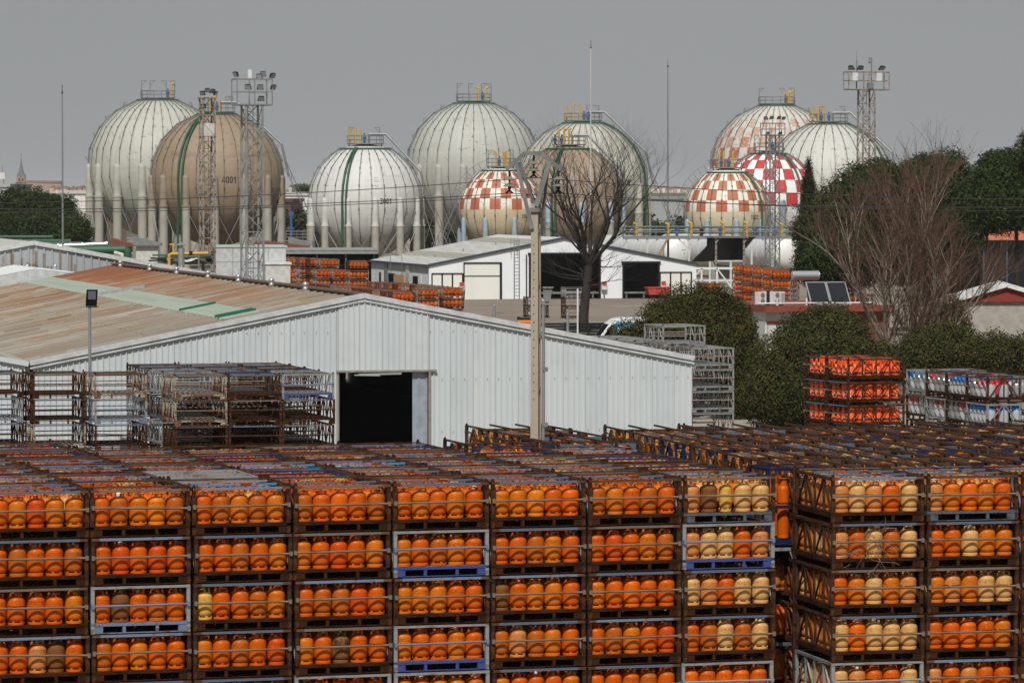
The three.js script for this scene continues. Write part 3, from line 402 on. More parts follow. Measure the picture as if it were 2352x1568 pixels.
{ // ---- low open shed with a flat slab roof
  const g = thing('open_shed', 'low dark open shed with a long grey flat roof edge behind orange bottles', 'shed', [gx(728, 385, 3), 0, -385], 4 * D2R), w = 11.4, h = hy(579, 385);
  mesh('roof_slab', [box(w, 0.3, 14, 0, h, -6.5), box(w + 0.1, 0.12, 14.1, 0, h + 0.2, -6.5)], std([0.3, 0.3, 0.3], 0.7, 0, { map: mottle }), g);
  mesh('rear_wall', box(w, h, 0.2, 0, h / 2, -13), M.dark, g); for (const x of [-w / 2, w / 2]) mesh('side_wall', box(0.2, h - 0.2, 13, x, h / 2, -6.7), M.dark, g);
  for (let i = 0; i < 5; i++) mesh('post', box(0.14, h, 0.14, -w / 2 + 0.3 + i * (w - 0.6) / 4, h / 2, 0), M.grey, g);
  for (let i = 0; i < 3; i++) mesh('shelf', [box(w - 1, 0.08, 0.8, 0, 0.9 + i * 0.75, -4), ...[0, 1, 2, 3, 4, 5, 6, 7, 8].map((k) => rod([-w / 2 + 0.6 + k * 1.25, 0.1 + i * 0.75, -3.7], [-w / 2 + 0.6 + k * 1.25, 0.9 + i * 0.75, -3.7], 0.03, 4))], M.greenDull, g);
}
{ // ---- white panelled plant room beside the lattice towers
  const d = 300, g = thing('plant_room', 'white panelled box building behind the lattice towers', 'plant room', [gx(575, d, 3), 0, -d], 6 * D2R), w = 5.2, h = hy(568, d), pm = std([0.56, 0.58, 0.585], 0.5, 0.1, { map: mottle });
  mesh('core', box(w - 0.1, h - 0.05, 7, 0, h / 2, -3.6), M.grey, g);
  for (let i = 0; i < 4; i++) for (let j = 0; j < 5; j++) mesh('panel', box(w / 4 - 0.025, h / 5 - 0.025, 0.06, -w / 2 + w / 8 + i * w / 4, h / 10 + j * h / 5, 0), pm, g);
  mesh('roof', box(w + 0.2, 0.12, 7.3, 0, h + 0.06, -3.55), std([0.4, 0.44, 0.4], 0.7), g); mesh('round_vent', new THREE.CylinderGeometry(0.22, 0.22, 0.08, 16).rotateX(Math.PI / 2).translate(-0.1, h - 0.65, 0.06), M.white, g);
  mesh('side_panel', box(0.05, h - 0.1, 6.9, w / 2, h / 2, -3.6), pm, g);
  const a = thing('annex', 'low white annex right of the white panelled plant room', 'annex', [gx(638, 296, 2), 0, -296], 6 * D2R); mesh('wall', box(1.8, hy(607, 296), 4, 0, hy(607, 296) / 2, -2), M.offWhite, a); mesh('roof', box(2, 0.12, 4.2, 0, hy(607, 296) + 0.06, -2), M.white, a);
}
{ // ---- small plant buildings under the spheres
  const shed = (x0, x1, yTop, d, wall, roof, label, name = 'hut') => { const a = gx(x0, d), b = gx(x1, d), h = hy(yTop, d), g = thing(name, label, 'hut', [(a + b) / 2, 0, -d], 3 * D2R); mesh('wall', box(b - a, h, 5, 0, h / 2, -2.5), wall, g); mesh('roof', [poly([[-(b - a) / 2 - 0.3, h], [(b - a) / 2 + 0.3, h], [(b - a) / 2 + 0.3, h + 0.2], [-(b - a) / 2 - 0.3, h + 0.9]], 6).translate(0, 0, -5.5)], roof, g); mesh('door', box(0.9, Math.min(2, h - 0.3), 0.06, (b - a) * 0.2, 1, 0.03), M.offWhite, g); return g; };
  const redTile = std([0.2, 0.06, 0.04], 0.9, 0, { map: mottle });
  shed(590, 705, 570, 430, std([0.25, 0.1, 0.07], 0.9, 0, { map: mottle }), redTile, 'low hut with dull red sloping roof under the brown sphere');
  shed(668, 712, 563, 455, std([0.12, 0.3, 0.42], 0.7, 0, { map: mottle }), M.steel, 'small pale blue hut between the brown and white spheres');
  shed(262, 300, 566, 450, std([0.22, 0.09, 0.06], 0.9), redTile, 'tiny brick red hut between the legs of the left grey sphere');
  shed(312, 362, 564, 430, M.offWhite, M.steel, 'low pale concrete hut in front of the left grey sphere');
  const st = thing('service_stand', 'blue steel stand with railing between the brown and white spheres', 'stand', [gx(688, 470, 4), 0, -470]), h = hy(553, 470), rl = [];
  for (let i = 0; i < 6; i++) rl.push(rod([-1.6 + i * 0.64, h, 0], [-1.6 + i * 0.64, h + 1.1, 0], 0.035, 4)); for (const y of [0.4, 0.75, 1.1]) rl.push(rod([-1.6, h + y, 0], [1.6, h + y, 0], 0.035, 4));
  mesh('deck', box(3.4, 0.12, 1.6, 0, h, -0.7), M.steel, st); mesh('railing', rl, M.steel, st); for (const x of [-1.5, 1.5]) mesh('post', box(0.14, h, 0.14, x, h / 2, -0.7), M.steel, st);
  mesh('valve_column', [rod([-1, h, -0.4], [-1, h + 3.2, -0.4], 0.16, 8), box(0.7, 0.25, 0.4, -1, h + 1.4, -0.4), box(0.5, 0.5, 0.3, -1, h + 3.1, -0.4)], M.blueValve, st);
}
{ // ---- pipe rack on the left
  const P = (x, y, d) => at(x, y, d);
  const pl = (name, x0, y0, x1, y1, d, r, m, label) => { const a = P(x0, y0, d), b = P(x1, y1, d), g = thing(name, label, 'pipe', [a.x, 0, a.z]); const o = V3(a.x, 0, a.z); mesh('run', pipe([a.clone().sub(o), b.clone().sub(o)], r, 12), m, g); const n = 5; for (let i = 0; i <= n; i++) { const q = a.clone().lerp(b, i / n).sub(o); mesh('flange', rod([q.x - 0.06, q.y, q.z], [q.x + 0.06, q.y, q.z], r * 1.25, 12), m, g); mesh('support', box(0.14, q.y - r, 0.14, q.x, (q.y - r) / 2, q.z), M.grey, g); } return g; };
  pl('process_pipe', -60, 544, 118, 544, 330, 0.13, M.green, 'thin green pipe highest on the left pipe rack');
  pl('process_pipe', 20, 553, 160, 553, 322, 0.13, M.green, 'thin green pipe second from top on the left rack');
  pl('process_pipe', 60, 559, 185, 558, 318, 0.12, M.green, 'thin green pipe just above the silver pipe on left rack');
  pl('process_pipe', 105, 566, 244, 560, 300, 0.17, M.silver, 'shiny silver pipe on the left pipe rack');
  const a = P(120, 575, 285), b = P(286, 573, 285), g = thing('process_pipe', 'fat green pipe with elbow turning down, left behind the workshop', 'pipe', [a.x, 0, a.z]), o = V3(a.x, 0, a.z);
  const A = a.sub(o), B = b.sub(o); mesh('run', pipe([A, B, [B.x + 0.15, B.y - 0.15, B.z], [B.x + 0.15, 0.1, B.z]], 0.31, 14), M.green, g); mesh('lagging', pipe([[B.x - 0.7, B.y - 0.2, B.z + 0.5], [B.x - 0.15, B.y - 0.35, B.z + 0.5], [B.x - 0.15, 0.2, B.z + 0.5]], 0.14, 10), M.offWhite, g); for (const x of [1.2, 3, 4.6]) mesh('support', box(0.16, B.y - 0.3, 0.3, x, (B.y - 0.3) / 2, A.z), M.grey, g);
  const w = thing('retaining_wall', 'dark grey wall under the fat green pipe on the left', 'wall', [gx(220, 292, 3), 0, -292]); mesh('wall', box(5.2, hy(583, 292), 0.3, 0, hy(583, 292) / 2, 0), M.grey, w); mesh('coping', box(5.4, 0.12, 0.4, 0, hy(583, 292) + 0.06, 0), M.concrete, w);
  const yp = thing('gas_line', 'yellow gas line on posts left of the rusty lattice tower', 'pipe', [gx(388, 262, 3), 0, -262]), hh = hy(583, 262), L = gx(478, 262, hh) - gx(388, 262, hh); mesh('run', pipe([[0, 0, 0], [0, hh - 0.1, 0], [0.15, hh, 0], [L, hh + 0.05, 0]], 0.1, 8), M.yellow, yp); for (const x of [0.9, 1.9]) mesh('support', rod([x, 0, 0], [x, hh, 0], 0.06, 6), M.grey, yp); mesh('valve', box(0.22, 0.26, 0.22, 1.4, hh + 0.05, 0), M.dark, yp);
  const ch = thing('vent_stack', 'pale round vent stack with conical cap, left of the rusty tower', 'vent stack', [gx(416, 255, 3), 0, -255]), ht = hy(570, 255); mesh('stack', new THREE.CylinderGeometry(0.2, 0.2, ht, 14).translate(0, ht / 2, 0), M.galv, ch); mesh('cap', [new THREE.ConeGeometry(0.36, 0.18, 14).translate(0, ht + 0.3, 0), ...[0, 1, 2].map((i) => rod([0.16 * Math.cos(i * 2.1), ht, 0.16 * Math.sin(i * 2.1)], [0.16 * Math.cos(i * 2.1), ht + 0.25, 0.16 * Math.sin(i * 2.1)], 0.02, 4))], M.galv, ch);
  const y2 = thing('gas_riser', 'short yellow riser with hooked top near the green pipe elbow', 'pipe', [gx(393, 290, 3), 0, -290]), h2 = hy(562, 290); mesh('run', pipe([[0.15, 0, 0], [0.15, h2, 0], [-0.12, h2 + 0.02, 0]], 0.07, 6), M.yellow, y2); mesh('base', box(0.4, h2 * 0.6, 0.4, 0.25, h2 * 0.3, 0), M.offWhite, y2);
  const pk = thing('pipe_stockpile', 'heap of dark pipes and frames on a stand behind the left roof ridge', 'stockpile', [gx(425, 275, 2), 0, -275]), hp = hy(605, 275); for (let i = 0; i < 9; i++) mesh('beam', bar([-2.6 + i * 0.1, hp + 0.18 * (i % 4), -i * 0.35], [1.7, hp + 0.14 * ((i * 3) % 5), -i * 0.3], 0.11), i % 3 ? M.dark : M.greenDull, pk); mesh('tarpaulin', grid(8, 3, (s, t) => [-1.2 + 2.6 * s, hp + 0.25 + 0.14 * Math.sin(s * 9 + t * 3), 0.4 - t * 1.2, s, t]), M.white, pk).geometry.computeVertexNormals(); for (const x of [-2, -0.5, 1.2]) mesh('leg', box(0.16, hp, 0.16, x, hp / 2, 0), M.dark, pk);
}
{ // ---- horizontal tanks and gantry on the right
  const tank = (px, py, r, d, num, label, len) => {
    const c = at(px, py, d), R = r * d / F, g = thing('storage_tank', label, 'storage tank', [c.x, 0, c.z], 22 * D2R);
    const skin = std(W1, 0.5, 0.05, { map: paint(512, 512, (k, W, H) => { reseed(num * 3); k.fillStyle = css([0.56, 0.57, 0.57]); k.fillRect(0, 0, W, H); for (let i = 0; i < 160; i++) { k.fillStyle = css([0.3, 0.28, 0.25], 0.05); k.fillRect(rr(0, W), rr(0, H), rr(2, 10), rr(10, 90)); } }) });
    mesh('barrel', new THREE.CylinderGeometry(R, R, len, 36, 1, true).rotateX(Math.PI / 2).translate(0, c.y, -len / 2), skin, g);
    const head = paint(512, 512, (k, W, H) => { reseed(num); k.fillStyle = css([0.76, 0.76, 0.74]); k.fillRect(0, 0, W, H); for (let i = 0; i < 60; i++) { k.fillStyle = css([0.35, 0.17, 0.08], rr(0.05, 0.3)); k.fillRect(W * rr(0.53, 0.68), H * rr(0.12, 0.26), rr(2, 9), rr(4, 40)); } k.fillStyle = css([0.03, 0.03, 0.03]); k.font = 'bold 40px sans-serif'; k.textAlign = 'center'; k.fillText(String(num).split('').join(' '), W * 0.6, H * 0.47); k.beginPath(); k.arc(W * 0.61, H * 0.55, 9, 0, 7); k.fill(); });
    const cap = new THREE.SphereGeometry(R * 1.002, 40, 20, 0, Math.PI * 2, 0, Math.PI / 2).rotateX(Math.PI / 2).scale(1, 1, 0.55), p = cap.attributes.position, u = cap.attributes.uv; for (let i = 0; i < p.count; i++) u.setXY(i, 0.5 + p.getX(i) / R / 2, 0.5 + p.getY(i) / R / 2);
    mesh('head', cap.translate(0, c.y, 0), std(W1, 0.5, 0.05, { map: head }), g);
    for (let i = 0; i < 9; i++) mesh('seam_band', new THREE.TorusGeometry(R * 1.004, i ? 0.03 : 0.07, 6, 40).translate(0, c.y, -i * len / 9), i ? M.offWhite : M.grey, g);
    for (const z of [-2, -len + 2]) mesh('saddle', box(R * 1.6, c.y - R * 0.6, 0.5, 0, (c.y - R * 0.6) / 2, z), M.concrete, g);
  };
  tank(1557, 578, 35, 420, 201, 'white horizontal tank with domed end numbered 201', 18);
  tank(1808, 580, 36, 430, 203, 'white horizontal tank with domed end numbered 203, by the pines', 18);
  tank(1692, 578, 38, 445, 202, 'white horizontal tank half hidden behind the sloping dark canopy', 18);
  const d = 412, y0 = hy(545, d), g = thing('pipe_gantry', 'long grey steel gantry walkway with railings above the white tanks', 'gantry', [gx(1630, d, y0), 0, -d], 2 * D2R), w = gx(1830, d, y0) - gx(1432, d, y0);
  mesh('walkway', [box(w, 0.32, 0.14, 0, y0, 0.6), box(w, 0.32, 0.14, 0, y0, -0.6), box(w, 0.06, 1.2, 0, y0 + 0.1, 0)], M.steel, g);
  for (const z of [-0.6, 0.6]) { const rl = []; for (const y of [0.55, 1.1]) rl.push(rod([-w / 2, y0 + y, z], [w / 2, y0 + y, z], 0.035, 4)); for (let x = -w / 2; x <= w / 2; x += 1.1) rl.push(rod([x, y0, z], [x, y0 + 1.1, z], 0.03, 4)); mesh('railing', rl, M.steel, g); }
  for (let i = 0; i < 9; i++) { const x = -w / 2 + 0.3 + i * (w - 0.6) / 8; mesh('column', [box(0.2, y0, 0.2, x, y0 / 2, 0.5), ...(i % 2 ? [bar([x, y0 - 1.2, 0.5], [x - 1.1, y0 - 0.1, 0.5], 0.1), bar([x, y0 - 1.2, 0.5], [x + 1.1, y0 - 0.1, 0.5], 0.1)] : [])], i === 2 ? M.green : M.offWhite, g); }
  for (let i = 0; i < 3; i++) mesh('pipe_run', rod([-w / 2, y0 + 0.5 + i * 0.25, -0.2 - i * 0.2], [w / 2, y0 + 0.5 + i * 0.25, -0.2 - i * 0.2], 0.07, 6), [M.greenDull, M.steel, M.green][i], g);
  { const top = V3(gx(1533, d, y0) - gx(1630, d, y0), y0, 1.4), bot = V3(gx(1480, d, 1) - gx(1630, d, 1), 0.5, 1.4), q = []; for (const z of [1.0, 1.8]) q.push(bar(top.clone().setZ(z), bot.clone().setZ(z), 0.1, 0.3)); for (let i = 1; i < 18; i++) { const m = top.clone().lerp(bot, i / 18); q.push(box(0.28, 0.05, 0.8, m.x, m.y, 1.4)); } mesh('stair', q, std([0.4, 0.27, 0.12], 0.8, 0, { map: mottle }), g); }
  for (const [px, h] of [[1462, 1.3], [1535, 1.3], [1588, 1.4], [1662, 1.4], [1716, 1.4], [1797, 1.3]]) { const x = gx(px, d, y0) - gx(1630, d, y0); mesh('vent_pipe', pipe([[x, y0, 0.3], [x, y0 + h, 0.3], [x - 0.35, y0 + h + 0.15, 0.3]], 0.13, 8), M.yellow, g); }
  for (const px of [1555, 1612, 1655, 1735]) { const x = gx(px, d, y0) - gx(1630, d, y0); mesh('valve', [rod([x, y0, 0], [x, y0 + 0.9, 0], 0.16, 7), new THREE.TorusGeometry(0.24, 0.04, 5, 12).translate(x, y0 + 0.9, 0.1)], px % 2 ? M.blueValve : M.dark, g); }
  // sloping dark canopy
  const dc = 392, c = thing('loading_canopy', 'dark sloping corrugated canopy on rusty white posts before the white tanks', 'canopy', [gx(1660, dc, 3), 0, -dc], 6 * D2R), X = (px) => gx(px, dc, 3) - gx(1660, dc, 3), Y = (py) => hy(py, dc), cm = std([0.035, 0.036, 0.038], 0.75, 0.1, { map: mottle });
  const prof = [[X(1588), Y(601)], [X(1600), Y(588)], [X(1618), Y(570)], [X(1632), Y(553)], [X(1640), Y(545)]];
  mesh('sloping_sheet', flat(grid(4, 1, (s, t, i, j) => [prof[i][0] + (j ? 4.9 : 0), prof[i][1], j ? -5 : 0, s * 4, t * 4])), cm, c);
  mesh('roof_sheet', ribbed(X(1636), X(1718), 0.3, 0.05, (x, t, h) => [x, Y(543.5) + h - t * 0.1, mix(0.4, -6, t)], (x, t) => [x, t]), cm, c);
  mesh('roof_edge', box(X(1718) - X(1636), 0.1, 0.08, X(1677), Y(543.5) - 0.05, 0.42), M.grey, c);
  mesh('end_sheet', box(X(1712) - X(1640), Y(547) - Y(598), 0.08, X(1676), (Y(547) + Y(598)) / 2, -4.5), cm, c); mesh('side_sheet', box(0.08, Y(547) - Y(598), 4.4, X(1712), (Y(547) + Y(598)) / 2, -2.3), cm, c);
  for (const px of [1644, 1709]) mesh('post', [box(0.18, Y(545), 0.18, X(px), Y(545) / 2, 0.2), bar([X(px), Y(556), 0.2], [X(px) + 0.4, Y(545), 0.2], 0.14)], std([0.5, 0.47, 0.44], 0.8, 0, { map: worn([0.55, 0.54, 0.52], [0.18, 0.08, 0.04], 0.48, 91) }), c);
  mesh('cross_beam', [box(X(1712) - X(1640), 0.12, 0.1, X(1676), Y(599), 0.2)], M.offWhite, c);
}
{ // ---- red flat-roofed building with solar panels
  const d = 236, yF = hy(707, d), g = thing('site_office', 'low red-brown flat-roofed building with solar panels on its roof', 'building', [gx(1762, d, yF), 0, -d], 14 * D2R), w = 7.6, red = std([0.25, 0.07, 0.05], 0.85, 0, { map: mottle });
  mesh('roof_deck', box(w, 0.16, 16, w / 2, yF - 0.1, -8), red, g);
  mesh('fascia', [box(w + 0.2, 0.36, 0.14, w / 2, yF - 0.05, 0.08), box(0.14, 0.36, 16, -0.08, yF - 0.05, -8)], std([0.24, 0.05, 0.03], 0.8, 0, { map: mottle }), g);
  mesh('white_wall', box(1.5, yF - 0.2, 0.2, 0.9, (yF - 0.2) / 2, -0.6), M.offWhite, g); mesh('lintel', box(1.5, 0.14, 0.24, 0.9, yF * 0.68, -0.55), M.red, g);
  mesh('brick_wall', box(w - 1.7, yF - 0.2, 0.2, w / 2 + 0.85, (yF - 0.2) / 2, -0.5), std([0.16, 0.06, 0.045], 0.9, 0, { map: mottle }), g); mesh('side_wall', box(0.2, yF - 0.2, 15, 0.15, (yF - 0.2) / 2, -8), M.offWhite, g);
  mesh('round_window', [new THREE.CylinderGeometry(0.5, 0.5, 0.08, 20).rotateX(Math.PI / 2).translate(4.4, yF - 1, -0.36)], M.black, g);
  mesh('roof_pipe', pipe([[0.1, yF + 0.2, -2.2], [w - 0.5, yF + 0.2, -2.2]], 0.05, 6), M.white, g); for (const x of [1.2, 3]) mesh('bollard', rod([x, yF, -1.8], [x, yF + 0.5, -1.8], 0.06, 6), M.white, g);
  mesh('flue', rod([0.9, yF, -2.6], [0.9, yF + 0.95, -2.6], 0.1, 8), M.dark, g);
  g.updateMatrixWorld();
  for (const [x, l] of [[0.85, 'left white air conditioning unit on the red roof'], [1.75, 'right white air conditioning unit on the red roof']]) { const a = thing('air_conditioner', l, 'air conditioner', loc(g, x + 0.3, yF, -4.5), 34 * D2R, 'air conditioners on the red roof'); mesh('case', box(0.85, 0.75, 0.35, 0, 0.45, 0), M.white, a); for (const y of [0.28, 0.62]) mesh('grille', new THREE.CylinderGeometry(0.15, 0.15, 0.03, 14).rotateX(Math.PI / 2).translate(-0.12, y, 0.18), M.grey, a); for (let i = 0; i < 5; i++) mesh('louvre', box(0.22, 0.03, 0.03, 0.28, 0.25 + i * 0.11, 0.18), M.grey, a); mesh('feet', [box(0.08, 0.1, 0.35, -0.3, 0.05, 0), box(0.08, 0.1, 0.35, 0.3, 0.05, 0)], M.dark, a); }
  for (const [x, l] of [[4.05, 'left dark solar panel on the red roof'], [5.3, 'right dark solar panel on the red roof']]) { const s = thing('solar_panel', l, 'solar panel', loc(g, x, yF, -2.8), 14 * D2R, 'solar panels on the red roof'); const tilt = -0.72; mesh('glass', box(1.12, 1.65, 0.05, 0.1, 0.72, -0.35, 0, tilt), dull([0.02, 0.022, 0.028], { roughness: 0.3, specularIntensity: 0.35 }), s); mesh('frame', [box(0.06, 1.75, 0.08, -0.48, 0.72, -0.35, 0, tilt), box(0.06, 1.75, 0.08, 0.68, 0.72, -0.35, 0, tilt), box(1.2, 0.06, 0.08, 0.1, 0.72 + 0.64, -0.35 - 0.56, 0, tilt), box(1.2, 0.06, 0.08, 0.1, 0.72 - 0.64, -0.35 + 0.56, 0, tilt)], M.silver, s); mesh('stand', [rod([-0.4, 0, -0.9], [-0.4, 1.3, -0.85], 0.04, 5), rod([0.6, 0, -0.9], [0.6, 1.3, -0.85], 0.04, 5)], M.grey, s); }
  const tk = thing('hot_water_tank', 'silver horizontal cylinder tank above the solar panels', 'water tank', loc(g, 4.1, yF, -5.4), 14 * D2R), ty = hy(634, 240) - yF; mesh('barrel', new THREE.CylinderGeometry(0.27, 0.27, 1.6, 20).rotateZ(Math.PI / 2).translate(0, ty, 0), M.silver, tk); for (const x of [-0.81, 0.81]) mesh('end', new THREE.SphereGeometry(0.27, 16, 8).scale(0.15, 1, 1).translate(x, ty, 0), M.silver, tk); mesh('stand', [rod([-0.5, 0, 0], [-0.5, ty, 0], 0.04, 5), rod([0.5, 0, 0], [0.5, ty, 0], 0.04, 5)], M.grey, tk);
}
{ // ---- glazed office and the small gabled house on the right
  const d = 262, h = hy(543, d), g = thing('glass_office', 'dark glazed office building with orange fascia at the right edge', 'office', [gx(2268, d, 4), 0, -d], 4 * D2R), glass = std([0.012, 0.014, 0.018], 0.12, 0.1);
  mesh('core', box(9, h - 0.1, 12, 4.3, h / 2, -6.6), M.dark, g); mesh('fascia', box(9.4, 0.55, 0.5, 4.3, h + 0.05, 0.1), std([0.62, 0.2, 0.1], 0.6), g); mesh('roof', box(9.4, 0.2, 12.6, 4.3, h + 0.42, -6.2), std([0.5, 0.2, 0.12], 0.7), g);
  for (let i = 0; i < 6; i++) for (let j = 0; j < 2; j++) mesh('pane', box(1.4, h / 2 - 0.25, 0.06, 0.6 + i * 1.5, h / 4 + j * h / 2 - 0.1, -0.5), glass, g);
  for (let i = 0; i < 7; i++) mesh('mullion', box(i === 2 ? 0.4 : 0.1, h - 0.2, 0.24, -0.15 + i * 1.5, h / 2, -0.42), std([0.09, 0.11, 0.14], 0.5, 0.3), g); mesh('spandrel', box(9, 0.2, 0.12, 4.3, h / 2 - 0.12, -0.45), std([0.09, 0.11, 0.14], 0.5, 0.3), g);
  const d2 = 205, r2 = hy(655, d2), g2 = thing('gabled_house', 'small pale house with red gable and white roof at the right edge', 'house', [gx(2312, d2, 4), 0, -d2], -4 * D2R), e2 = hy(697, d2), hw = 3.0;
  mesh('wall', box(hw * 2, e2 + 0.3, 8, 0, (e2 + 0.3) / 2, -4), std([0.38, 0.35, 0.31], 0.9, 0, { map: mottle }), g2);
  mesh('gable', poly([[-hw, e2 + 0.1], [hw, e2 + 0.1], [0, r2 - 0.05]], 0.3).translate(0, 0, -0.1), std([0.2, 0.025, 0.018], 0.8), g2);
  for (const s of [-1, 1]) mesh('roof', bar([0, r2 + 0.02, -3.8], [s * (hw + 0.35), e2 - 0.05, -3.8], 0.12, 8.4).translate(0, 0, 0), std([0.66, 0.67, 0.66], 0.6, 0, { map: mottle }), g2);
  mesh('verge', [bar([0, r2 + 0.02, 0.42], [hw + 0.35, e2 - 0.05, 0.42], 0.2, 0.05), bar([0, r2 + 0.02, 0.42], [-hw - 0.35, e2 - 0.05, 0.42], 0.2, 0.05)], M.white, g2);
}
{ // ---- far buildings and skyline
  const far = (name, x0, x1, y0, d, c, label, cat, depth = 40) => { const a = gx(x0, d), b = gx(x1, d), h = hy(y0, d), g = thing(name, label, cat, [(a + b) / 2, 0, -d]); const w = b - a; mesh('wall', box(w, h, depth, 0, h / 2, -depth / 2), std(c, 0.8, 0, { map: mottle }), g); mesh('roof', box(w + 0.6, h * 0.05 + 0.2, depth + 0.6, 0, h + h * 0.02, -depth / 2), std(c.map((q) => q * 0.6), 0.8), g); for (let i = 1; i < 6; i++) mesh('seam', box(0.12, h * 0.94, 0.1, -w / 2 + i * w / 6, h * 0.48, 0.04), std(c.map((q) => q * 0.7), 0.8), g); return g; };
  far('distribution_hall', 140, 232, 443, 760, [0.8, 0.76, 0.72], 'long white hall far away behind the left pine', 'hall');
  far('distribution_hall', 648, 712, 447, 780, [0.8, 0.78, 0.75], 'white hall far away between brown and white spheres', 'hall');
  far('distribution_hall', 640, 668, 462, 700, [0.14, 0.07, 0.055], 'dark red-brown hall far away between brown and white spheres', 'hall');
  far('distribution_hall', 1430, 1640, 456, 820, [0.36, 0.37, 0.37], 'wide grey hall far away right of the middle spheres', 'hall');
  far('distribution_hall', -90, 20, 428, 900, [0.62, 0.62, 0.6], 'grey-white block far away at the left edge', 'hall');
  far('distribution_hall', 210, 235, 505, 640, [0.5, 0.42, 0.32], 'pale tan hall far away behind the left grey sphere', 'hall');
  { const d = 900, g = thing('billboard', 'white rectangular board on a far roof at the left edge', 'board', [gx(-2, d), 0, -d]), y1 = hy(396, d), y2 = hy(411, d); mesh('panel', box(2.4, y1 - y2, 0.3, 0, (y1 + y2) / 2, 0), std([0.62, 0.61, 0.57], 0.7), g); for (const x of [-0.9, 0.9]) mesh('post', box(0.15, y2, 0.15, x, y2 / 2, -0.3), M.grey, g); mesh('aerial', rod([0.7, y1, 0], [0.7, y1 + 1.6, 0], 0.05, 4), M.grey, g); }
  { // church
    const d = 3000, k = d / F, g = thing('church', 'distant brick church with slate spire on the left horizon', 'church', [gx(48, d), 0, -d]), yb = hy(404, d), w = 9.5 * k, brick = std([0.32, 0.2, 0.15], 0.9), slate = std([0.12, 0.125, 0.14], 0.8), y1 = hy(390, d), y2 = hy(369, d);
    mesh('tower', box(w * 2, yb, w * 2, 0, yb / 2, 0), brick, g); mesh('spire', lathe([[w * 1.2, yb], [w * 0.72, yb + 2.2], [w * 0.42, y1 + 1], [w * 0.28, y1 + 3.2], [w * 0.08, y2 + 1.5], [0.02, y2 + 3.5]], 8), slate, g); for (const x of [-0.25, 0.3]) mesh('belfry_opening', box(w * 0.35, 2.2, 0.3, x * w * 1.4, yb - 2.8, w), M.dark, g); mesh('cross', [box(0.2, 1.8, 0.2, 0, y2 + 4.2, 0), box(0.9, 0.2, 0.2, 0, y2 + 4.4, 0)], M.dark, g);
    const wx = gx(140, d) - gx(58, d), nave = mesh('nave', box(wx, hy(420, d), 14, wx / 2 + w, hy(420, d) / 2, -6), std([0.36, 0.25, 0.2], 0.9), g); mesh('nave_roof', poly([[w, hy(420, d)], [w + wx, hy(422, d)], [w + wx * 0.97, hy(415, d)], [w * 1.5, hy(414, d)]], 14).translate(0, 0, -13), std([0.25, 0.14, 0.1], 0.9), g);
  }
  reseed(808);
  const tints = [[0.55, 0.45, 0.38], [0.5, 0.38, 0.3], [0.6, 0.56, 0.5], [0.42, 0.3, 0.24], [0.66, 0.64, 0.6]], towns = [[118, 205, 434, 2100, 15, 'left horizon'], [1494, 1575, 434, 2600, 12, 'horizon right of the spheres'], [664, 700, 432, 2300, 5, 'gap between the brown and white spheres'], [20, 60, 434, 2300, 5, 'horizon by the church']];
  for (const [x0, x1, y, d, n, where] of towns) for (let i = 0; i < n; i++) {
    const px = mix(x0, x1, (i + 0.5) / n), dd = d + rr(-200, 200), y0 = 8.4, h = hy(y - rr(-4, 2), dd) - y0, w = rr(2.5, 6) * dd / F, t = thing('far_house', `${['pale', 'tan', 'off-white', 'brownish', 'light grey'][i % 5]} far house block, ${['first', 'second', 'third', 'fourth', 'fifth', 'sixth', 'seventh', 'eighth', 'ninth', 'tenth', 'eleventh', 'twelfth', 'thirteenth', 'fourteenth', 'fifteenth'][i]} from left, ${where}`, 'far house', [gx(px, dd), y0, -dd], 0, 'far houses on the horizon');
    mesh('wall', box(w * 2, h, 8, 0, h / 2, 0), std(tints[i % 5], 0.9), t); mesh('roof', poly([[-w * 1.1, h], [w * 1.1, h], [w * 0.3, h + 1.6], [-w * 0.3, h + 1.6]], 8).translate(0, 0, -4), std([0.3, 0.17, 0.12], 0.9), t);
  }
}

// ------------------------------------------------------------------ gas bottles
const ORD = ['first', 'second', 'third', 'fourth', 'fifth', 'sixth', 'seventh', 'eighth', 'ninth', 'tenth', 'eleventh', 'twelfth', 'thirteenth', 'fourteenth', 'fifteenth', 'sixteenth'];
const BODY = lathe([[0.001, 0.035], [0.085, 0.04], [0.128, 0.065], [0.147, 0.105], [0.15, 0.14], [0.15, 0.25], [0.1515, 0.254], [0.1515, 0.262], [0.15, 0.266], [0.15, 0.365], [0.146, 0.4], [0.132, 0.43], [0.1, 0.452], [0.055, 0.464], [0.001, 0.468]], 22, 0.47);
const RING = [
  merge([lathe([[0.118, 0.055], [0.134, 0.052], [0.137, 0.045], [0.137, 0.006], [0.131, 0], [0.12, 0]], 22), new THREE.CylinderGeometry(0.009, 0.009, 0.006, 8).rotateX(Math.PI / 2).translate(0.02, 0.025, 0.136)]),
  merge([lathe([[0.12, 0.042], [0.135, 0.042], [0.139, 0.036], [0.139, 0.005], [0.133, 0], [0.121, 0]], 22), ...[0, 1, 2, 3, 4, 5].map((i) => box(0.045, 0.032, 0.01, 0, 0.05, 0.132).rotateY(i * Math.PI / 3))]),
];
const arc = (a0, a1, r, y, n = 6) => { const g = []; for (let i = 0; i < n; i++) { const a = mix(a0, a1, i / n), b = mix(a0, a1, (i + 1) / n); g.push(bar([Math.sin(a) * r, y, Math.cos(a) * r], [Math.sin(b) * r, y, Math.cos(b) * r], 0.016, 0.03)); } return g; };
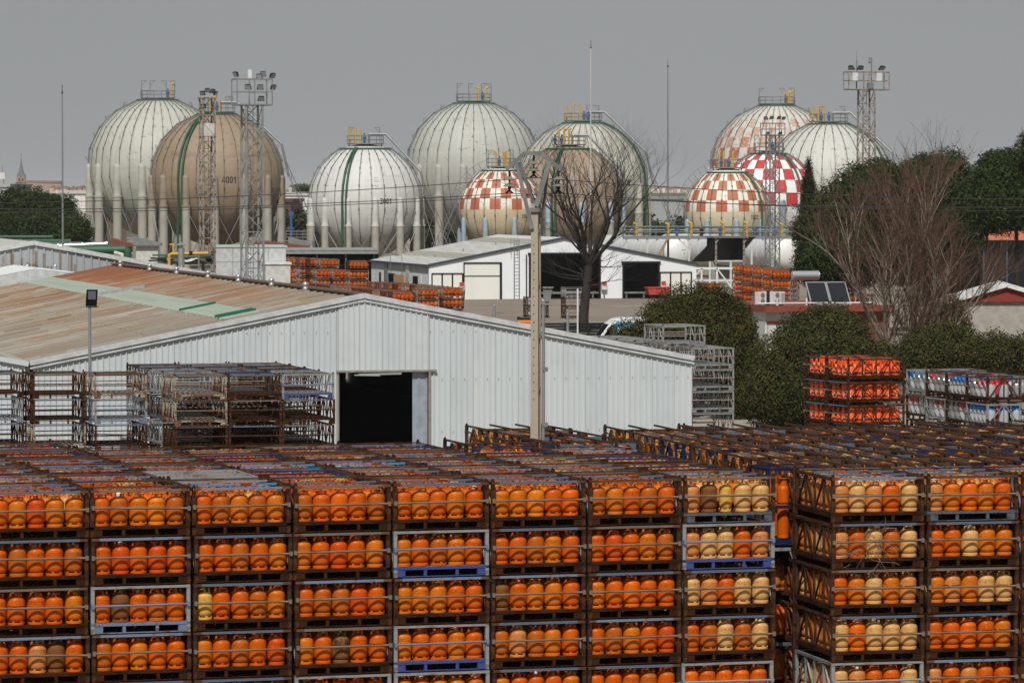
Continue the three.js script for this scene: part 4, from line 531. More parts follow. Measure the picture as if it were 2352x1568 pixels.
const HANDLE = merge([hoop(0.094, 0.007, 0.452, 14), arc(-0.9, 0.9, 0.085, 0.508), arc(-0.9 + Math.PI, 0.9 + Math.PI, 0.085, 0.508), ...[-0.9, 0.9, Math.PI - 0.9, Math.PI + 0.9].map((a) => bar([Math.sin(a) * 0.092, 0.445, Math.cos(a) * 0.092], [Math.sin(a) * 0.085, 0.512, Math.cos(a) * 0.085], 0.018, 0.034))]);
const VALVE = merge([rod([0, 0.46, 0], [0, 0.5, 0], 0.014, 8), rod([0, 0.5, 0], [0, 0.53, 0], 0.02, 8), rod([0, 0.49, 0], [0.035, 0.49, 0], 0.009, 6)]);
const VCAP = merge([lathe([[0.036, 0.468], [0.04, 0.5], [0.034, 0.52], [0.001, 0.526]], 10)]);
const COL = { o: [0.583, 0.0968, 0.0011], O: [0.704, 0.121, 0.00165], r: [0.572, 0.0704, 0.0022], a: [0.594, 0.143, 0.0044], A: [0.704, 0.1815, 0.0044], d: [0.462, 0.1012, 0.0066], p: [0.583, 0.2035, 0.0495], c: [0.638, 0.341, 0.11], y: [0.66, 0.36, 0.06], b: [0.2, 0.07, 0.016], s: [0.2, 0.085, 0.025] };
const TONE = { o: 'orange', O: 'vivid orange', r: 'red-orange', a: 'amber', A: 'bright amber', d: 'dull orange', p: 'peach', c: 'cream', y: 'yellow', b: 'dark brown', s: 'sooty brown' };
const bottleTex = ['clean', 'scrawl', 'band', 'green', 'soot', 'text'].map((kind, ki) => paint(512, 192, (c, W, H) => {
  reseed(900 + ki); const im = c.createImageData(W, H);
  for (let j = 0; j < H; j++) for (let i = 0; i < W; i++) { const n = fbm(i / W, j / H, 8, 4, 910 + ki), v = s8(0.78 + 0.3 * n), k = (j * W + i) * 4; im.data[k] = im.data[k + 1] = im.data[k + 2] = v; im.data[k + 3] = 255; }
  c.putImageData(im, 0, 0); const Y = (y) => H * (1 - y / 0.47);
  for (let i = 0; i < 40; i++) { c.fillStyle = css([0.12, 0.07, 0.04], rr(0.15, 0.6)); c.fillRect(rr(0, W), rr(0, H), rr(1, 4), rr(1, 4)); }
  for (let i = 0; i < 30; i++) { c.fillStyle = css([0.2, 0.12, 0.08], rr(0.05, 0.16)); c.fillRect(rr(0, W), rr(0, H), rr(4, 30), rr(2, 14)); }
  if (kind === 'scrawl') for (let i = 0; i < 240; i++) { c.fillStyle = css([0.06, 0.035, 0.02], rr(0.3, 0.85)); c.fillRect(rr(0, W), Y(0.355 + rr(-0.028, 0.028)), rr(1, 8), rr(1, 4)); }
  if (kind === 'band' || kind === 'soot') { c.fillStyle = css([0.1, 0.045, 0.025], 0.85); c.fillRect(0, Y(0.305), W, 4); for (let i = 0; i < 70; i++) { c.fillStyle = css([0.05, 0.03, 0.02], rr(0.3, 0.8)); c.fillRect(rr(0, W), Y(0.305) + rr(-3, 3), rr(4, 22), rr(1, 4)); } }
  if (kind === 'green') { c.fillStyle = css([0.16, 0.22, 0.13], 0.9); for (let x = 0; x < W; x += 128) c.fillRect(x + rr(0, 8), Y(0.3), 104, 9); for (let i = 0; i < 60; i++) { c.fillStyle = css([0.07, 0.04, 0.02], rr(0.3, 0.8)); c.fillRect(rr(0, W), Y(0.35 + rr(-0.03, 0.03)), rr(1, 8), rr(1, 4)); } }
  if (kind === 'soot') for (let i = 0; i < 160; i++) { c.fillStyle = css([0.015, 0.015, 0.016], rr(0.05, 0.3)); c.fillRect(W * rr(0.1, 0.75), Y(rr(0.2, 0.43)), rr(4, 26), rr(8, 36)); }
  if (kind === 'text') for (let q = 0; q < 4; q++) { c.strokeStyle = css([0.1, 0.05, 0.03], 0.7); c.lineWidth = 1.5; c.beginPath(); c.arc((q + 0.5) * W / 4, Y(0.365), 7, 0, 7); c.stroke(); c.fillStyle = css([0.1, 0.05, 0.03], 0.7); c.fillRect((q + 0.5) * W / 4 - 16, Y(0.335), 32, 2); }
}));
const bMats = {};
const bottleMat = (k, t) => (bMats[k + t] ??= dull(COL[k], { roughness: k === 'b' || k === 's' ? 0.7 : 0.38, specularIntensity: 0.4, map: bottleTex[t] }));
const plainMat = (k) => (bMats[k] ??= dull(COL[k], { roughness: 0.42, specularIntensity: 0.5 }));
const valveMat = std([0.13, 0.12, 0.11], 0.5, 0.4), capMat = std([0.66, 0.65, 0.63], 0.5);
function gasBottle(P, yaw, k, t, ring, cap, label, group, scale) {
  const g = thing('gas_bottle', label, 'gas bottle', P, yaw, group); if (scale) g.scale.set(...scale);
  mesh('body', BODY, bottleMat(k, t), g); mesh('foot_ring', RING[ring], plainMat(k), g); mesh('handle', HANDLE, plainMat(k), g); mesh('valve', cap ? VCAP : VALVE, cap ? capMat : valveMat, g);
  return g;
}
const rowBottles = [];                                       // every further bottle, joined below
const tints = { front: 'ooooarddaOaoprc', cream: 'cppcaopdccayp', mid: 'oOoaoordo', top: 'oaoordpacoyo' };
const addRow = (x, y, z, k, s = 1) => { const q = rr(0.82, 1.12); rowBottles.push([x, y, z, rr(0, 6.28), COL[k].map((c) => c * q), s]); };

// ------------------------------------------------------------------ cages
const CW = 1.62, CD = 2.12, CH = 0.775, hx = CW / 2 - 0.03, hz = CD / 2 - 0.03;
const G = {};
G.post = box(0.06, CH - 0.015, 0.06, 0, (CH - 0.015) / 2, 0);
G.base = merge([0, 1].map((b) => [box(CW, 0.045, 0.06, 0, 0.142, (b ? -1 : 1) * hz), box(0.17, 0.1, 0.055, -hx + 0.08, 0.062, (b ? -1 : 1) * hz), box(0.17, 0.1, 0.055, hx - 0.08, 0.062, (b ? -1 : 1) * hz), box(0.05, 0.1, 0.05, -0.27, 0.062, (b ? -1 : 1) * hz), box(0.05, 0.1, 0.05, 0.27, 0.062, (b ? -1 : 1) * hz), box(CW - 0.1, 0.014, 0.045, 0, 0.008, (b ? -1 : 1) * hz)]).concat([[-1, 1].map((s) => box(0.05, 0.08, CD - 0.13, s * hx, 0.13, 0))]));
G.deck = merge([0, 1, 2, 3, 4, 5, 6, 7, 8].map((i) => box(0.075, 0.018, CD - 0.14, -0.68 + i * 0.17, 0.158, 0)).concat([-0.5, 0, 0.5].map((z) => box(CW - 0.16, 0.05, 0.05, 0, 0.12, z))));
G.sheet = merge([box(CW - 0.14, 0.012, CD - 0.14, 0, 0.16, 0), box(CW - 0.1, 0.1, 0.03, 0, 0.1, -0.35)]);  // unbroken plate and upright strip, added to block light between tiers
G.beam = box(CW - 0.02, 0.04, 0.05, 0, CH - 0.04, 0);
{ const u = G.beam.attributes.uv, p = G.beam.attributes.position; for (let i = 0; i < u.count; i++) u.setXY(i, p.getX(i) / CW + 0.5, (p.getY(i) - CH) * 4 + p.getZ(i)); }
G.frame = merge([[-1, 1].map((s) => box(0.05, 0.05, CD - 0.12, s * hx, CH - 0.045, 0)), box(CW - 0.1, 0.02, 0.045, 0, CH - 0.03, -hz)]);
G.mid = box(CW - 0.1, 0.03, 0.06, 0, CH - 0.034, 0);
G.plate = box(CW - 0.12, 0.05, 0.12, 0, CH - 0.045, 0);
G.rail = merge([rod([-hx - 0.02, 0.45, hz + 0.05], [hx + 0.02, 0.45, hz + 0.05], 0.019, 8), box(0.05, 0.07, 0.05, -hx, 0.45, hz + 0.05), box(0.05, 0.07, 0.05, hx, 0.45, hz + 0.05)]);
G.back = merge([rod([-hx, 0.45, -hz], [hx, 0.45, -hz], 0.018, 6), rod([-hx, 0.62, -hz], [hx, 0.62, -hz], 0.018, 6), rod([-hx, 0.3, -hz], [hx, 0.3, -hz], 0.018, 6)]);
G.side = merge([...[-0.5, 0, 0.5].map((z) => box(0.035, 0.56, 0.035, 0, 0.45, z * 1.02)), ...[-0.75, -0.25, 0.25, 0.75].map((z, i) => bar([0, 0.17, z * 1.02 + (i % 2 ? 0.22 : -0.22)], [0, CH - 0.06, z * 1.02 + (i % 2 ? -0.22 : 0.22)], 0.028, 0.028))]);
G.stub = merge([new THREE.CylinderGeometry(0.018, 0.038, 0.05, 6).translate(0, CH + 0.008, 0)]);
// the deep cut-out end beams and long thin rails of the taller cage pattern
{ const s = new THREE.Shape([[-CW / 2, -0.13], [-CW / 2 + 0.12, -0.13], [-CW / 2 + 0.2, -0.032], [-0.42, -0.032], [-0.34, -0.1], [-0.22, -0.1], [-0.14, -0.032], [0.14, -0.032], [0.22, -0.1], [0.34, -0.1], [0.42, -0.032], [CW / 2 - 0.2, -0.032], [CW / 2 - 0.12, -0.13], [CW / 2, -0.13], [CW / 2, 0], [-CW / 2, 0]].map((q) => new THREE.Vector2(...q))); G.cutBeam = new THREE.ExtrudeGeometry(s, { depth: 0.05, bevelEnabled: false }).translate(0, CH - 0.015, -0.025); }
G.longRail = merge([box(0.035, 0.035, CD + 0.02, 0, CH - 0.02, 0)]);
G.gusset = merge([bar([0, CH - 0.35, 0], [0.22, CH - 0.13, 0], 0.045), box(0.07, 0.4, 0.05, 0, CH - 0.2, 0)]);
const beamMat = (mid, end, s) => dull(W1, { specularIntensity: 0.5, roughness: 0.6, map: tex(256, 64, (u, v) => { const a = fbm(u, v * 0.25, 16, 4, s), e = Math.abs(u - 0.5) + 0.03 * (a - 0.5); let c = mix3(mid, mid.map((x) => x * 0.75), fbm(u, v, 20, 3, s + 3)); return mix3(c, end.map((x) => x * (0.7 + 0.6 * a)), Math.max(sst(0.4, 0.425, e), sst(0.62, 0.75, a))); }) });
const BM = { slate: beamMat([0.1, 0.132, 0.18], [0.075, 0.035, 0.02], 1), taupe: beamMat([0.165, 0.125, 0.098], [0.1, 0.05, 0.03], 2), brown: beamMat([0.088, 0.052, 0.036], [0.062, 0.03, 0.018], 3), galv: M.galv, cyan: beamMat([0.04, 0.27, 0.5], [0.08, 0.045, 0.03], 5), navy: beamMat([0.018, 0.026, 0.078], [0.07, 0.035, 0.022], 6), paleBlue: beamMat([0.16, 0.21, 0.29], [0.1, 0.05, 0.03], 7) };
const FIN = { rust: ['rust', 'base', 'taupe'], rustSlate: ['rust', 'rust', 'taupe'], galv: ['galv', 'galv', 'galv'], galvBlue: ['galv', 'blue', 'paleBlue'], galvPale: ['galv', 'paleBlue', 'paleBlue'], cream: ['cream', 'cream', 'taupe'], slate: ['slate', 'slate', 'taupe'], navy: ['navy', 'navy', 'navy'], umber: ['umber', 'base', 'taupe'], rustBlueBase: ['rust', 'slate', 'taupe'] };
const isW = (f) => (f.startsWith('galv') ? 'galvanised' : f === 'cream' ? 'cream' : f === 'slate' ? 'slate' : f === 'navy' ? 'navy blue' : 'rusty');
const G_CAGE = 'steel cages for gas bottles';
function cage(P, yaw, fin, label, o = {}) {
  const g = thing('bottle_cage', label, 'bottle cage', P, yaw, G_CAGE), [fm, bm, rm] = FIN[fin].map((k) => M[k]);
  const put = (n, geo, m, x = 0, y = 0, z = 0, ry = 0) => { const q = mesh(n, geo, m, g); q.position.set(x, y, z); q.rotation.y = ry; return q; };
  for (const x of [-hx, hx]) for (const z of [-hz, hz]) { const p = put('post', G.post, fm, x, 0, z); if (o.top) { const s = mesh('corner_stub', G.stub, M.rustDark, p); } }
  put('base', G.base, bm);
  if (!o.small) put('deck', o.lightStop ? G.sheet : G.deck, o.deck ?? fm);  // closed variant is added to stop light leaks; the real deck is slatted
  if (o.tall) {
    for (const z of [-0.06, hz]) put('end_beam', G.cutBeam, z > 0 ? BM[o.beams[2]] : M[pick(['rust', 'umber', 'rust', 'rust', 'slate', 'navy'])], 0, z > 0 ? 0 : -0.01, z);
    for (const x of [-hx, -0.27, 0.27, hx]) put('long_rail', G.longRail, M.umber, x, x === hx || x === -hx ? 0.004 : 0.012);
    for (const s of [-1, 1]) put('gusset', G.gusset, fm, -s * hx, 0, s * hz * 0.5, s > 0 ? 0 : Math.PI);
  } else {
    const b = o.beams ?? ['brown', 'brown', 'slate'];
    put('front_beam', G.beam, BM[b[2]], 0, 0, hz + 0.012);
    put('top_frame', G.frame, fm);
    if (o.top) { if (o.plates) { for (const z of [0.72, 0.05, -0.72]) put('cross_plate', G.plate, BM[b[0]], 0, 0, z); } else { put('cross_beam', G.mid, BM[b[1]], 0, 0, 0.25); if (fin.startsWith('galv') || b[0] === 'cyan' || b[1] === 'cyan' || rnd() < 0.93) put('cross_beam', G.mid, BM[b[0]], 0, 0, -0.45); } }
  }
  { const q = put('rail', G.rail, o.rail ?? rm, 0, rr(-0.012, 0.012)); q.rotation.z = rnd() < 0.12 ? rr(-0.035, 0.035) : rr(-0.007, 0.007); }
  if (!o.small || o.sides) { for (const x of [-hx, hx]) put('side_brace', G.side, o.side ?? fm, x, 0, 0); put('back_rail', G.back, rm); }
  return g;
}
const deepCages = [];                                         // cages buried in the stacks
const GYAW = 16.2 * D2R, UX = Math.cos(GYAW), UZ = -Math.sin(GYAW), VX = -Math.sin(GYAW), VZ = -Math.cos(GYAW);
const C0 = at(1126, 1105, 67.1), PITCHU = 1.665, PITCHV = 2.17, TOPH = 6 * CH;
const siteL = (u, v, y = 0) => V3(C0.x + u * UX + v * VX, y, C0.z + u * UZ + v * VZ);
const site = siteL, RYAW = 13.2 * D2R, R0 = at(1910.6, 1096, 68.1), siteR = (u, v, y = 0) => V3(R0.x + u * Math.cos(RYAW) - v * Math.sin(RYAW), y, R0.z - u * Math.sin(RYAW) - v * Math.cos(RYAW));
const projX = (p) => 1176 + F * p.x / ((p.y - EYE) * -SP - p.z * CP);
function fill(P, yaw, tone, opts = {}) {                      // 5 x 7 bottles in a cage, rows from front to back
  const cs = Math.cos(yaw), sn = Math.sin(yaw), r0 = opts.from ?? 0, r1 = opts.to ?? 7, c1 = opts.cols ?? 5;
  for (let r = r0; r < r1; r++) for (let i = 0; i < c1; i++) { if (rnd() < 0.015) continue; const x = -0.61 + i * 0.305 + rr(-0.008, 0.008), z = hz - 0.19 - r * 0.29 + rr(-0.008, 0.008); addRow(P.x + x * cs + z * sn, P.y + 0.168, P.z - x * sn + z * cs, pick(tone)); }
}
// the wall of caged bottles in front: five visible tiers from the top of each column, one letter per bottle of the front row
const FRONT = [
  ['oaraa', 'odood', 'ooooa', 'oopbo', 'odood', 'ooaoo'],
  ['odaAd', 'ororo', 'obodo', 'doaoo', 'ooaoo', 'ooooo'],
  ['odada', 'oodoa', 'yooda', 'aodor', 'oodoo', 'ooooo'],
  ['doOod', 'aoroa', 'oddro', 'aosoo', 'aoooo', 'ooooo'],
  ['oaoao', 'aodao', 'aaaoo', 'aooao', 'aoaao', 'ooooo'],
  ['aaAoO', 'oodao', 'boaao', 'dpdao', 'aoooa', 'ooooo'],
  ['daodo', 'oroad', 'aoOoo', 'odaor', 'ooodo', 'ooooo'],
  ['pbycc', 'pccop', 'cpocc', 'odcdc', 'OoOOo', 'ooooo'],
  ['pcpoc', 'pocdc', 'oacap', 'cOccc', 'cpooc', 'ppooo'],
  ['paOao', 'oocaa', 'apacc', 'ooOoa', 'popoo', 'ooooo'],
  ['opopo', 'oapoo', 'ooapo', 'papoo', 'ooooo', 'ooooo'],
];
const FINS = { '1,2': 'galvPale', '4,1': 'galvBlue', '4,3': 'galvBlue', '7,1': 'galvBlue', '4,4': 'galv', '7,4': 'galv', '8,4': 'galv', '3,4': 'galv', '7,0': 'rustBlueBase', '9,0': 'rustBlueBase', '1,4': 'rust' };
const TIER = ['top', 'second', 'third', 'fourth', 'fifth', 'bottom'];
reseed(4242);
for (let c = 0; c < 11; c++) for (let t = 0; t < 6; t++) {
  const right = c >= 8, u = (right ? (c - 8) * PITCHU : (c - 5) * PITCHU) + PITCHU / 2 + rr(-0.012, 0.012), v = CD / 2 + rr(-0.02, 0.02), yw = (right ? RYAW : GYAW) + rr(-0.011, 0.011);
  const sag = c < 3 ? -0.02 * (3 - c) : 0;
  const P = (right ? siteR : site)(u, v, (5 - t) * CH), col = `${ORD[c]} cage stack from left`, fin = FINS[c + ',' + t] ?? 'rust';
  const beams = fin === 'galvBlue' || fin === 'galv' || fin === 'galvPale' ? ['galv', 'galv', 'galv'] : [pick(['brown', 'slate']), pick(['brown', 'taupe', 'slate']), t ? pick(['slate', 'slate', 'paleBlue', 'taupe']) : ['slate', 'taupe', 'paleBlue', 'taupe', 'slate', 'slate', 'brown', 'taupe', 'paleBlue', 'brown', 'brown'][c]];
  if (c === 2 && t === 0) { beams[0] = 'galv'; beams[1] = 'cyan'; }
  cage(P, yw, fin, `${isW(fin)} bottle cage in ${TIER[t]} tier of ${col}${right ? ', right of gap' : ''}`, { top: t === 0, lightStop: true, beams, rail: fin === 'galvBlue' ? M.paleBlue : undefined, side: fin === 'rust' && rnd() < 0.2 ? M.paleBlue : undefined });
  if (t === 5) { fill(P, yw, tints.front); continue; }
  const cs = Math.cos(yw), sn = Math.sin(yw), word = FRONT[c][t];
  for (let i = 0; i < 5; i++) {
    const k = word[i], small = c === 7 && t === 0 && i === 2, x = -0.612 + i * 0.302 + rr(-0.012, 0.012) + (i === 4 ? 0.008 : 0), z = hz - 0.165 + rr(-0.008, 0.008), B = V3(P.x + x * cs + z * sn, P.y + 0.168, P.z - x * sn + z * cs);
    const q = rnd(), tx = right && rnd() < 0.75 ? 3 : k === 's' ? 4 : c === 7 || k === 'c' ? (q < 0.7 ? 1 : 5) : q < 0.42 ? 0 : q < 0.64 ? 1 : q < 0.84 ? 2 : 5;
    const vis = c > 0 || i > 0;
    gasBottle(B, rr(0, 6.28), k, tx, right ? 0 : rnd() < 0.55 ? 1 : 0, rnd() < 0.12, `${TONE[k]} gas bottle, ${ORD[i]} from left in ${TIER[t]} tier of ${col}`.split(' ').slice(0, 18).join(' '), 'gas bottles in the front rows of the stacked cages', small ? [0.72, 1.0, 0.72] : [1, rr(0.97, 1.02), 1]);
  }
  fill(P, yw, right || c === 7 ? tints.cream : tints.front, { from: 1 });
}
// the layers behind: top-tier cages one by one, everything under them joined
const topBeams = () => [pick(['brown', 'slate', 'taupe', 'navy', 'brown']), pick(['slate', 'navy', 'slate', 'taupe', 'paleBlue']), pick(['slate', 'brown', 'navy', 'taupe', 'slate'])];
function topCage(u, v, yaw, fin, label, o) { const site = o.right ? siteR : siteL; const P = site(u, v, 5 * CH); cage(P, yaw, fin, label, { top: true, ...o }); fill(P, yaw, o.tone ?? tints.top); for (let t = 1; t < 6; t++) { const q = site(u, v, (5 - t) * CH); deepCages.push([q.x, q.y, q.z, yaw]); if (t < 3) fill(q, yaw, tints.front); } }
for (let r = 1; r < 6; r++) for (let c = 0; c < 8; c++) {
  if (r > 3 && c > 5) continue; if (r > 4 && c > 1) continue;
  const special = c === 2 && r === 1 ? ['galv', ['galv', 'galv', 'galv']] : c === 3 && r === 2 ? ['rust', ['taupe', 'cyan', 'cyan']] : c === 4 && r === 2 ? ['rust', ['slate', 'cyan', 'slate']] : [pick(['rust', 'rust', 'umber', 'rust']), topBeams()];
  topCage((c - 4.5) * PITCHU + rr(-0.03, 0.03), r * PITCHV + CD / 2 + rr(-0.03, 0.03), GYAW + rr(-0.008, 0.008), special[0], `${isW(special[0])} top cage of the front block, ${ORD[r]} row back, ${ORD[c]} stack from left`, { beams: special[1], plates: special[0] === 'galv', tone: c > 5 ? tints.cream + 'oo' : tints.top });
}
const tallFin = () => pick(['rust', 'rust', 'rust', 'navy', 'rust', 'umber', 'umber', 'slate']);
const tallBeams = () => [pick(['brown', 'taupe']), pick(['brown', 'slate']), pick(['brown', 'brown', 'brown', 'slate', 'navy', 'taupe'])];
for (let m = 0; m < 7; m++) for (let k = 0; k < 6; k++) {
  const u = (m + 0.5) * PITCHU, v = 2.17 + k * 2.2 + 1.1; if (projX(siteR(u - 0.9, v, TOPH)) > 2400) continue;
  topCage(u, v, RYAW + rr(-0.006, 0.006), tallFin(), `right block top cage behind front row, ${ORD[k]} row back, ${ORD[m]} stack from left`, { tall: true, right: true, beams: tallBeams(), tone: tints.cream });
}
for (let j = 0; j < 2; j++) for (let k = 0; k < 3; k++) {
  if (k > j + 1 || (j === 0 && k > 0)) continue;
  topCage(2.25 + (j + 0.5) * PITCHU, 9.15 + k * 2.2 + 1.1, GYAW + rr(-0.006, 0.006), j === 0 ? 'navy' : tallFin(), `top cage behind the concrete pole, ${ORD[k]} row back, ${j ? 'right' : 'left'} stack`, { tall: true, beams: j === 0 ? ['navy', 'slate', 'navy'] : topBeams(), tone: tints.cream + 'ooo' });
}
{ // loose blue bars lying behind the middle stacks
  const p = site(-0.3, 11.9, TOPH - 0.62), g = thing('loose_bars', 'grey-blue bars lying loose in front of the black doorway', 'metal bars', [p.x, p.y, p.z], GYAW + 0.05);
  for (let i = 0; i < 5; i++) mesh('bar', bar([-1.6 + i * 0.1, 0.16 + i * 0.05, -0.2 * i], [1.5 + 0.2 * i, 0.28 + (i % 3) * 0.08, -0.15 * i], 0.07), i % 2 ? M.slate : M.umber, g); for (const x of [-1.2, 1.1]) mesh('trestle', box(0.1, 0.34, 0.9, x, 0.0, -0.4), M.rust, g);
  for (const x of [-0.9, 0.9]) for (let t = 0; t < 6; t++) { const q = site(0.2 + x, 11.7, t * CH - (t === 5 ? 0.2 : 0)); if (t < 5) deepCages.push([q.x, q.y, q.z, GYAW]); }
}
{ // tall cylinders standing in a blue frame in the gap
  const d = 70.6, cyl = (px, dd, y, label) => { const g = thing('tall_gas_cylinder', label, 'gas cylinder', V3(gx(px, dd, y), y, -dd), rr(0, 6)); mesh('body', lathe([[0.001, 0.02], [0.085, 0.03], [0.103, 0.07], [0.103, 0.42], [0.1055, 0.424], [0.1055, 0.434], [0.103, 0.438], [0.103, 0.83], [0.09, 0.89], [0.04, 0.93], [0.001, 0.935]], 20, 0.94), bottleMat('o', 2), g); mesh('foot_ring', lathe([[0.09, 0.06], [0.1, 0.05], [0.1, 0], [0.09, 0]], 18), plainMat('o'), g); mesh('collar', lathe([[0.07, 0.9], [0.075, 1.02], [0.07, 1.03], [0.066, 1.02], [0.064, 0.92]], 14), plainMat('o'), g); };
  cyl(1799, d, 3.42, 'tall slim orange gas cylinder in the gap beside the cream bottles'); cyl(1834, d + 0.4, 3.42, 'tall slim orange gas cylinder in the gap, partly behind the side of the right block'); cyl(1776, d + 0.5, 3.42, 'tall slim orange gas cylinder in the gap, mostly behind the left cage column');
  const P = V3(gx(1806, d + 0.3, 3), 0, -d - 0.3), f = thing('cylinder_frame', 'navy blue frame around tall orange cylinders in the gap', 'frame', P, GYAW); for (const x of [-0.5, 0.6]) for (const z of [-0.5, 0.45]) mesh('post', box(0.06, 4.62, 0.06, x, 2.31, z), M.navy, f);
  for (const [y, m] of [[3.34, M.navy], [3.97, M.navy], [4.62, M.navy], [3.24, M.galv], [1.6, M.slate], [0.5, M.galv]]) mesh('cross_bar', [box(1.1, 0.055, 0.05, 0.05, y, 0.46), box(1.1, 0.055, 0.05, 0.05, y, -0.5), box(0.05, 0.055, 0.9, -0.5, y, 0), box(0.05, 0.055, 0.9, 0.6, y, 0)], m, f);
  mesh('shelf', box(1.1, 0.04, 0.9, 0.05, 3.38, 0), M.navy, f); for (const y of [3.4, 4.0]) mesh('brace', bar([-0.1, y + 0.6, 0.47], [0.5, y + 0.02, 0.47], 0.035), M.navy, f); for (const [y, m] of [[0.6, M.galv], [1.7, M.rust], [2.5, M.galv]]) mesh('brace', bar([-0.1, y + 0.7, 0.47], [0.2, y, 0.47], 0.035), m, f);
  for (let t = 0; t < 4; t++) for (let i = 0; i < 4; i++) addRow(gx(1775 + i * 24, 70.9, 2), 0.16 + t * CH, -70.9 - i * 0.1, pick('oodp'));
}
// ---- empty cages on the left in front of the warehouse
reseed(515);
{
  const yw = 15 * D2R, ux = Math.cos(yw), uz = -Math.sin(yw), vx = -Math.sin(yw), vz = -Math.cos(yw), o = at(770, 857, 124.6), S = (u, v, y) => V3(o.x + u * ux + v * vx, y, o.z + u * uz + v * vz), fins = ['rust', 'rust', 'umber', 'rust', 'cream', 'rust', 'galv', 'slate'];
  const fixed = { '2,0,0': 'cream', '2,0,1': 'cream', '0,0,0': 'galvBlue', '1,0,0': 'rust', '2,0,2': 'rust', '1,0,1': 'rust', '0,0,1': 'rust', '2,1,0': 'galv', '2,1,2': 'galv', '2,0,1b': 'cream' };
  for (let c = 0; c < 3; c++) for (let r = 0; r < 4; r++) for (let t = 0; t < 5; t++) {
    if (t === 4 || (t === 3 && r > 0)) { const q = S(-(c + 0.5) * PITCHU, r * PITCHV + CD / 2, (4 - t) * CH); deepCages.push([q.x, q.y, q.z, yw]); continue; }
    const fin = fixed[`${c},${r},${t}`] ?? pick(fins);
    cage(S(-(c + 0.5) * PITCHU + rr(-0.02, 0.02), r * PITCHV + CD / 2, (4 - t) * CH), yw + rr(-0.006, 0.006), fin, `empty ${isW(fin)} cage, ${TIER[t]} tier, ${['front', 'second', 'third', 'back'][r]} row, ${['column beside black doorway', 'middle column of the triple stack', 'left column of the triple stack'][c]}`, { top: t === 0, rail: fin === 'rust' || fin === 'umber' ? M.umber : undefined, beams: [pick(['slate', 'navy', 'taupe']), pick(['brown', 'slate', 'taupe', 'paleBlue']), fin.startsWith('galv') ? 'galv' : pick(['brown', 'taupe', 'slate'])] });
  }
  for (const [px, d, nm, yy] of [[262, 124.5, 'single stack left of the triple stack', 0.28], [122, 124.5, 'second stack from the left edge', 0.3], [-20, 125, 'stack cut by the left edge', 0.3]]) for (let t = 0; t < 5; t++) {
    const q = V3(gx(px, d + 1, 3), (4 - t) * CH, -d - 1); if (t === 4) { deepCages.push([q.x, q.y, q.z, yw]); continue; }
    const fin = px === 262 ? ['cream', 'galvPale', 'rust', 'galv'][t] : px === 122 ? ['rust', 'rust', 'cream', 'rust'][t] : ['rust', 'galvPale', 'rust', 'umber'][t];
    cage(q, yw * 1.05 + rr(-0.015, 0.015), fin, `empty ${isW(fin)} cage, ${TIER[t]} tier, ${nm}`, { top: t === 0, rail: fin === 'rust' ? M.umber : undefined, beams: ['navy', pick(['brown', 'taupe']), pick(['brown', 'taupe', 'slate'])] });
  }
}
{ // ---- grey galvanised empty cages beyond the right corner of the warehouse
  const yw = 16.5 * D2R, ux = Math.cos(yw), uz = -Math.sin(yw), vx = -Math.sin(yw), vz = -Math.cos(yw), o = V3(gx(1688, 145.5, 3), 0, -145.5), S = (u, v, y) => V3(o.x + u * ux + v * vx, y, o.z + u * uz + v * vz), pinkRail = std([0.36, 0.2, 0.16], 0.6, 0, { map: mottle });
  for (let t = 0; t < 5; t++) for (let r = 0; r < 6; r++) { if (t > 2 && r > 0) continue; if (t > 0 && r > 2) { continue; } cage(S(-0.83, r * PITCHV + CD / 2, (4 - t) * CH), yw + rr(-0.005, 0.005), 'galv', `empty grey galvanised cage, ${TIER[t]} tier, ${ORD[r]} row back, stack beside warehouse right corner`, { top: t === 0, beams: ['galv', 'galv', 'galv'], rail: pinkRail }); }
  cage(S(-1.6, CD / 2 + 0.9, 5 * CH), yw, 'galv', 'single grey galvanised cage standing highest on the grey stack', { top: true, beams: ['galv', 'galv', 'galv'], rail: pinkRail });
}
// ---- new pointed orange bottles and steel bottles on the right
reseed(616);
const CONE = lathe([[0.001, 0], [0.15, 0.005], [0.165, 0.03], [0.168, 0.1], [0.16, 0.2], [0.135, 0.33], [0.1, 0.41], [0.001, 0.44]], 18, 0.6);
const CONEBAND = lathe([[0.1695, 0.09], [0.171, 0.095], [0.1685, 0.16], [0.166, 0.165]], 18), compOrange = std([0.8, 0.1, 0.012], 0.45), compBlack = std([0.02, 0.018, 0.018], 0.6), compWhite = std([0.7, 0.6, 0.56], 0.5);
const COLLAR = merge([0, 1].map((i) => { const s = new THREE.Shape([[-0.1, 0.3], [0.1, 0.3], [0.085, 0.52], [0.06, 0.57], [-0.06, 0.57], [-0.085, 0.52]].map((q) => new THREE.Vector2(...q))), h = new THREE.Path([[-0.05, 0.47], [0.05, 0.47], [0.045, 0.525], [-0.045, 0.525]].map((q) => new THREE.Vector2(...q))); s.holes.push(h); return new THREE.ExtrudeGeometry(s, { depth: 0.025, bevelEnabled: false }).translate(0, 0, i ? -0.105 : 0.08); }));
const EMBLEM = new THREE.CylinderGeometry(0.03, 0.03, 0.01, 10).rotateX(Math.PI / 2);
const coneStock = [];
function composite(P, yaw, label) { const g = thing('composite_bottle', label, 'gas bottle', P, yaw, 'new orange composite bottles'); g.scale.set(0.92, 0.87, 0.92); mesh('body', CONE, compOrange, g); mesh('band', CONEBAND, compBlack, g); mesh('collar', COLLAR, compOrange, g); const e = mesh('emblem', EMBLEM, compWhite, g); e.position.set(0.05, 0.14, 0.165); }
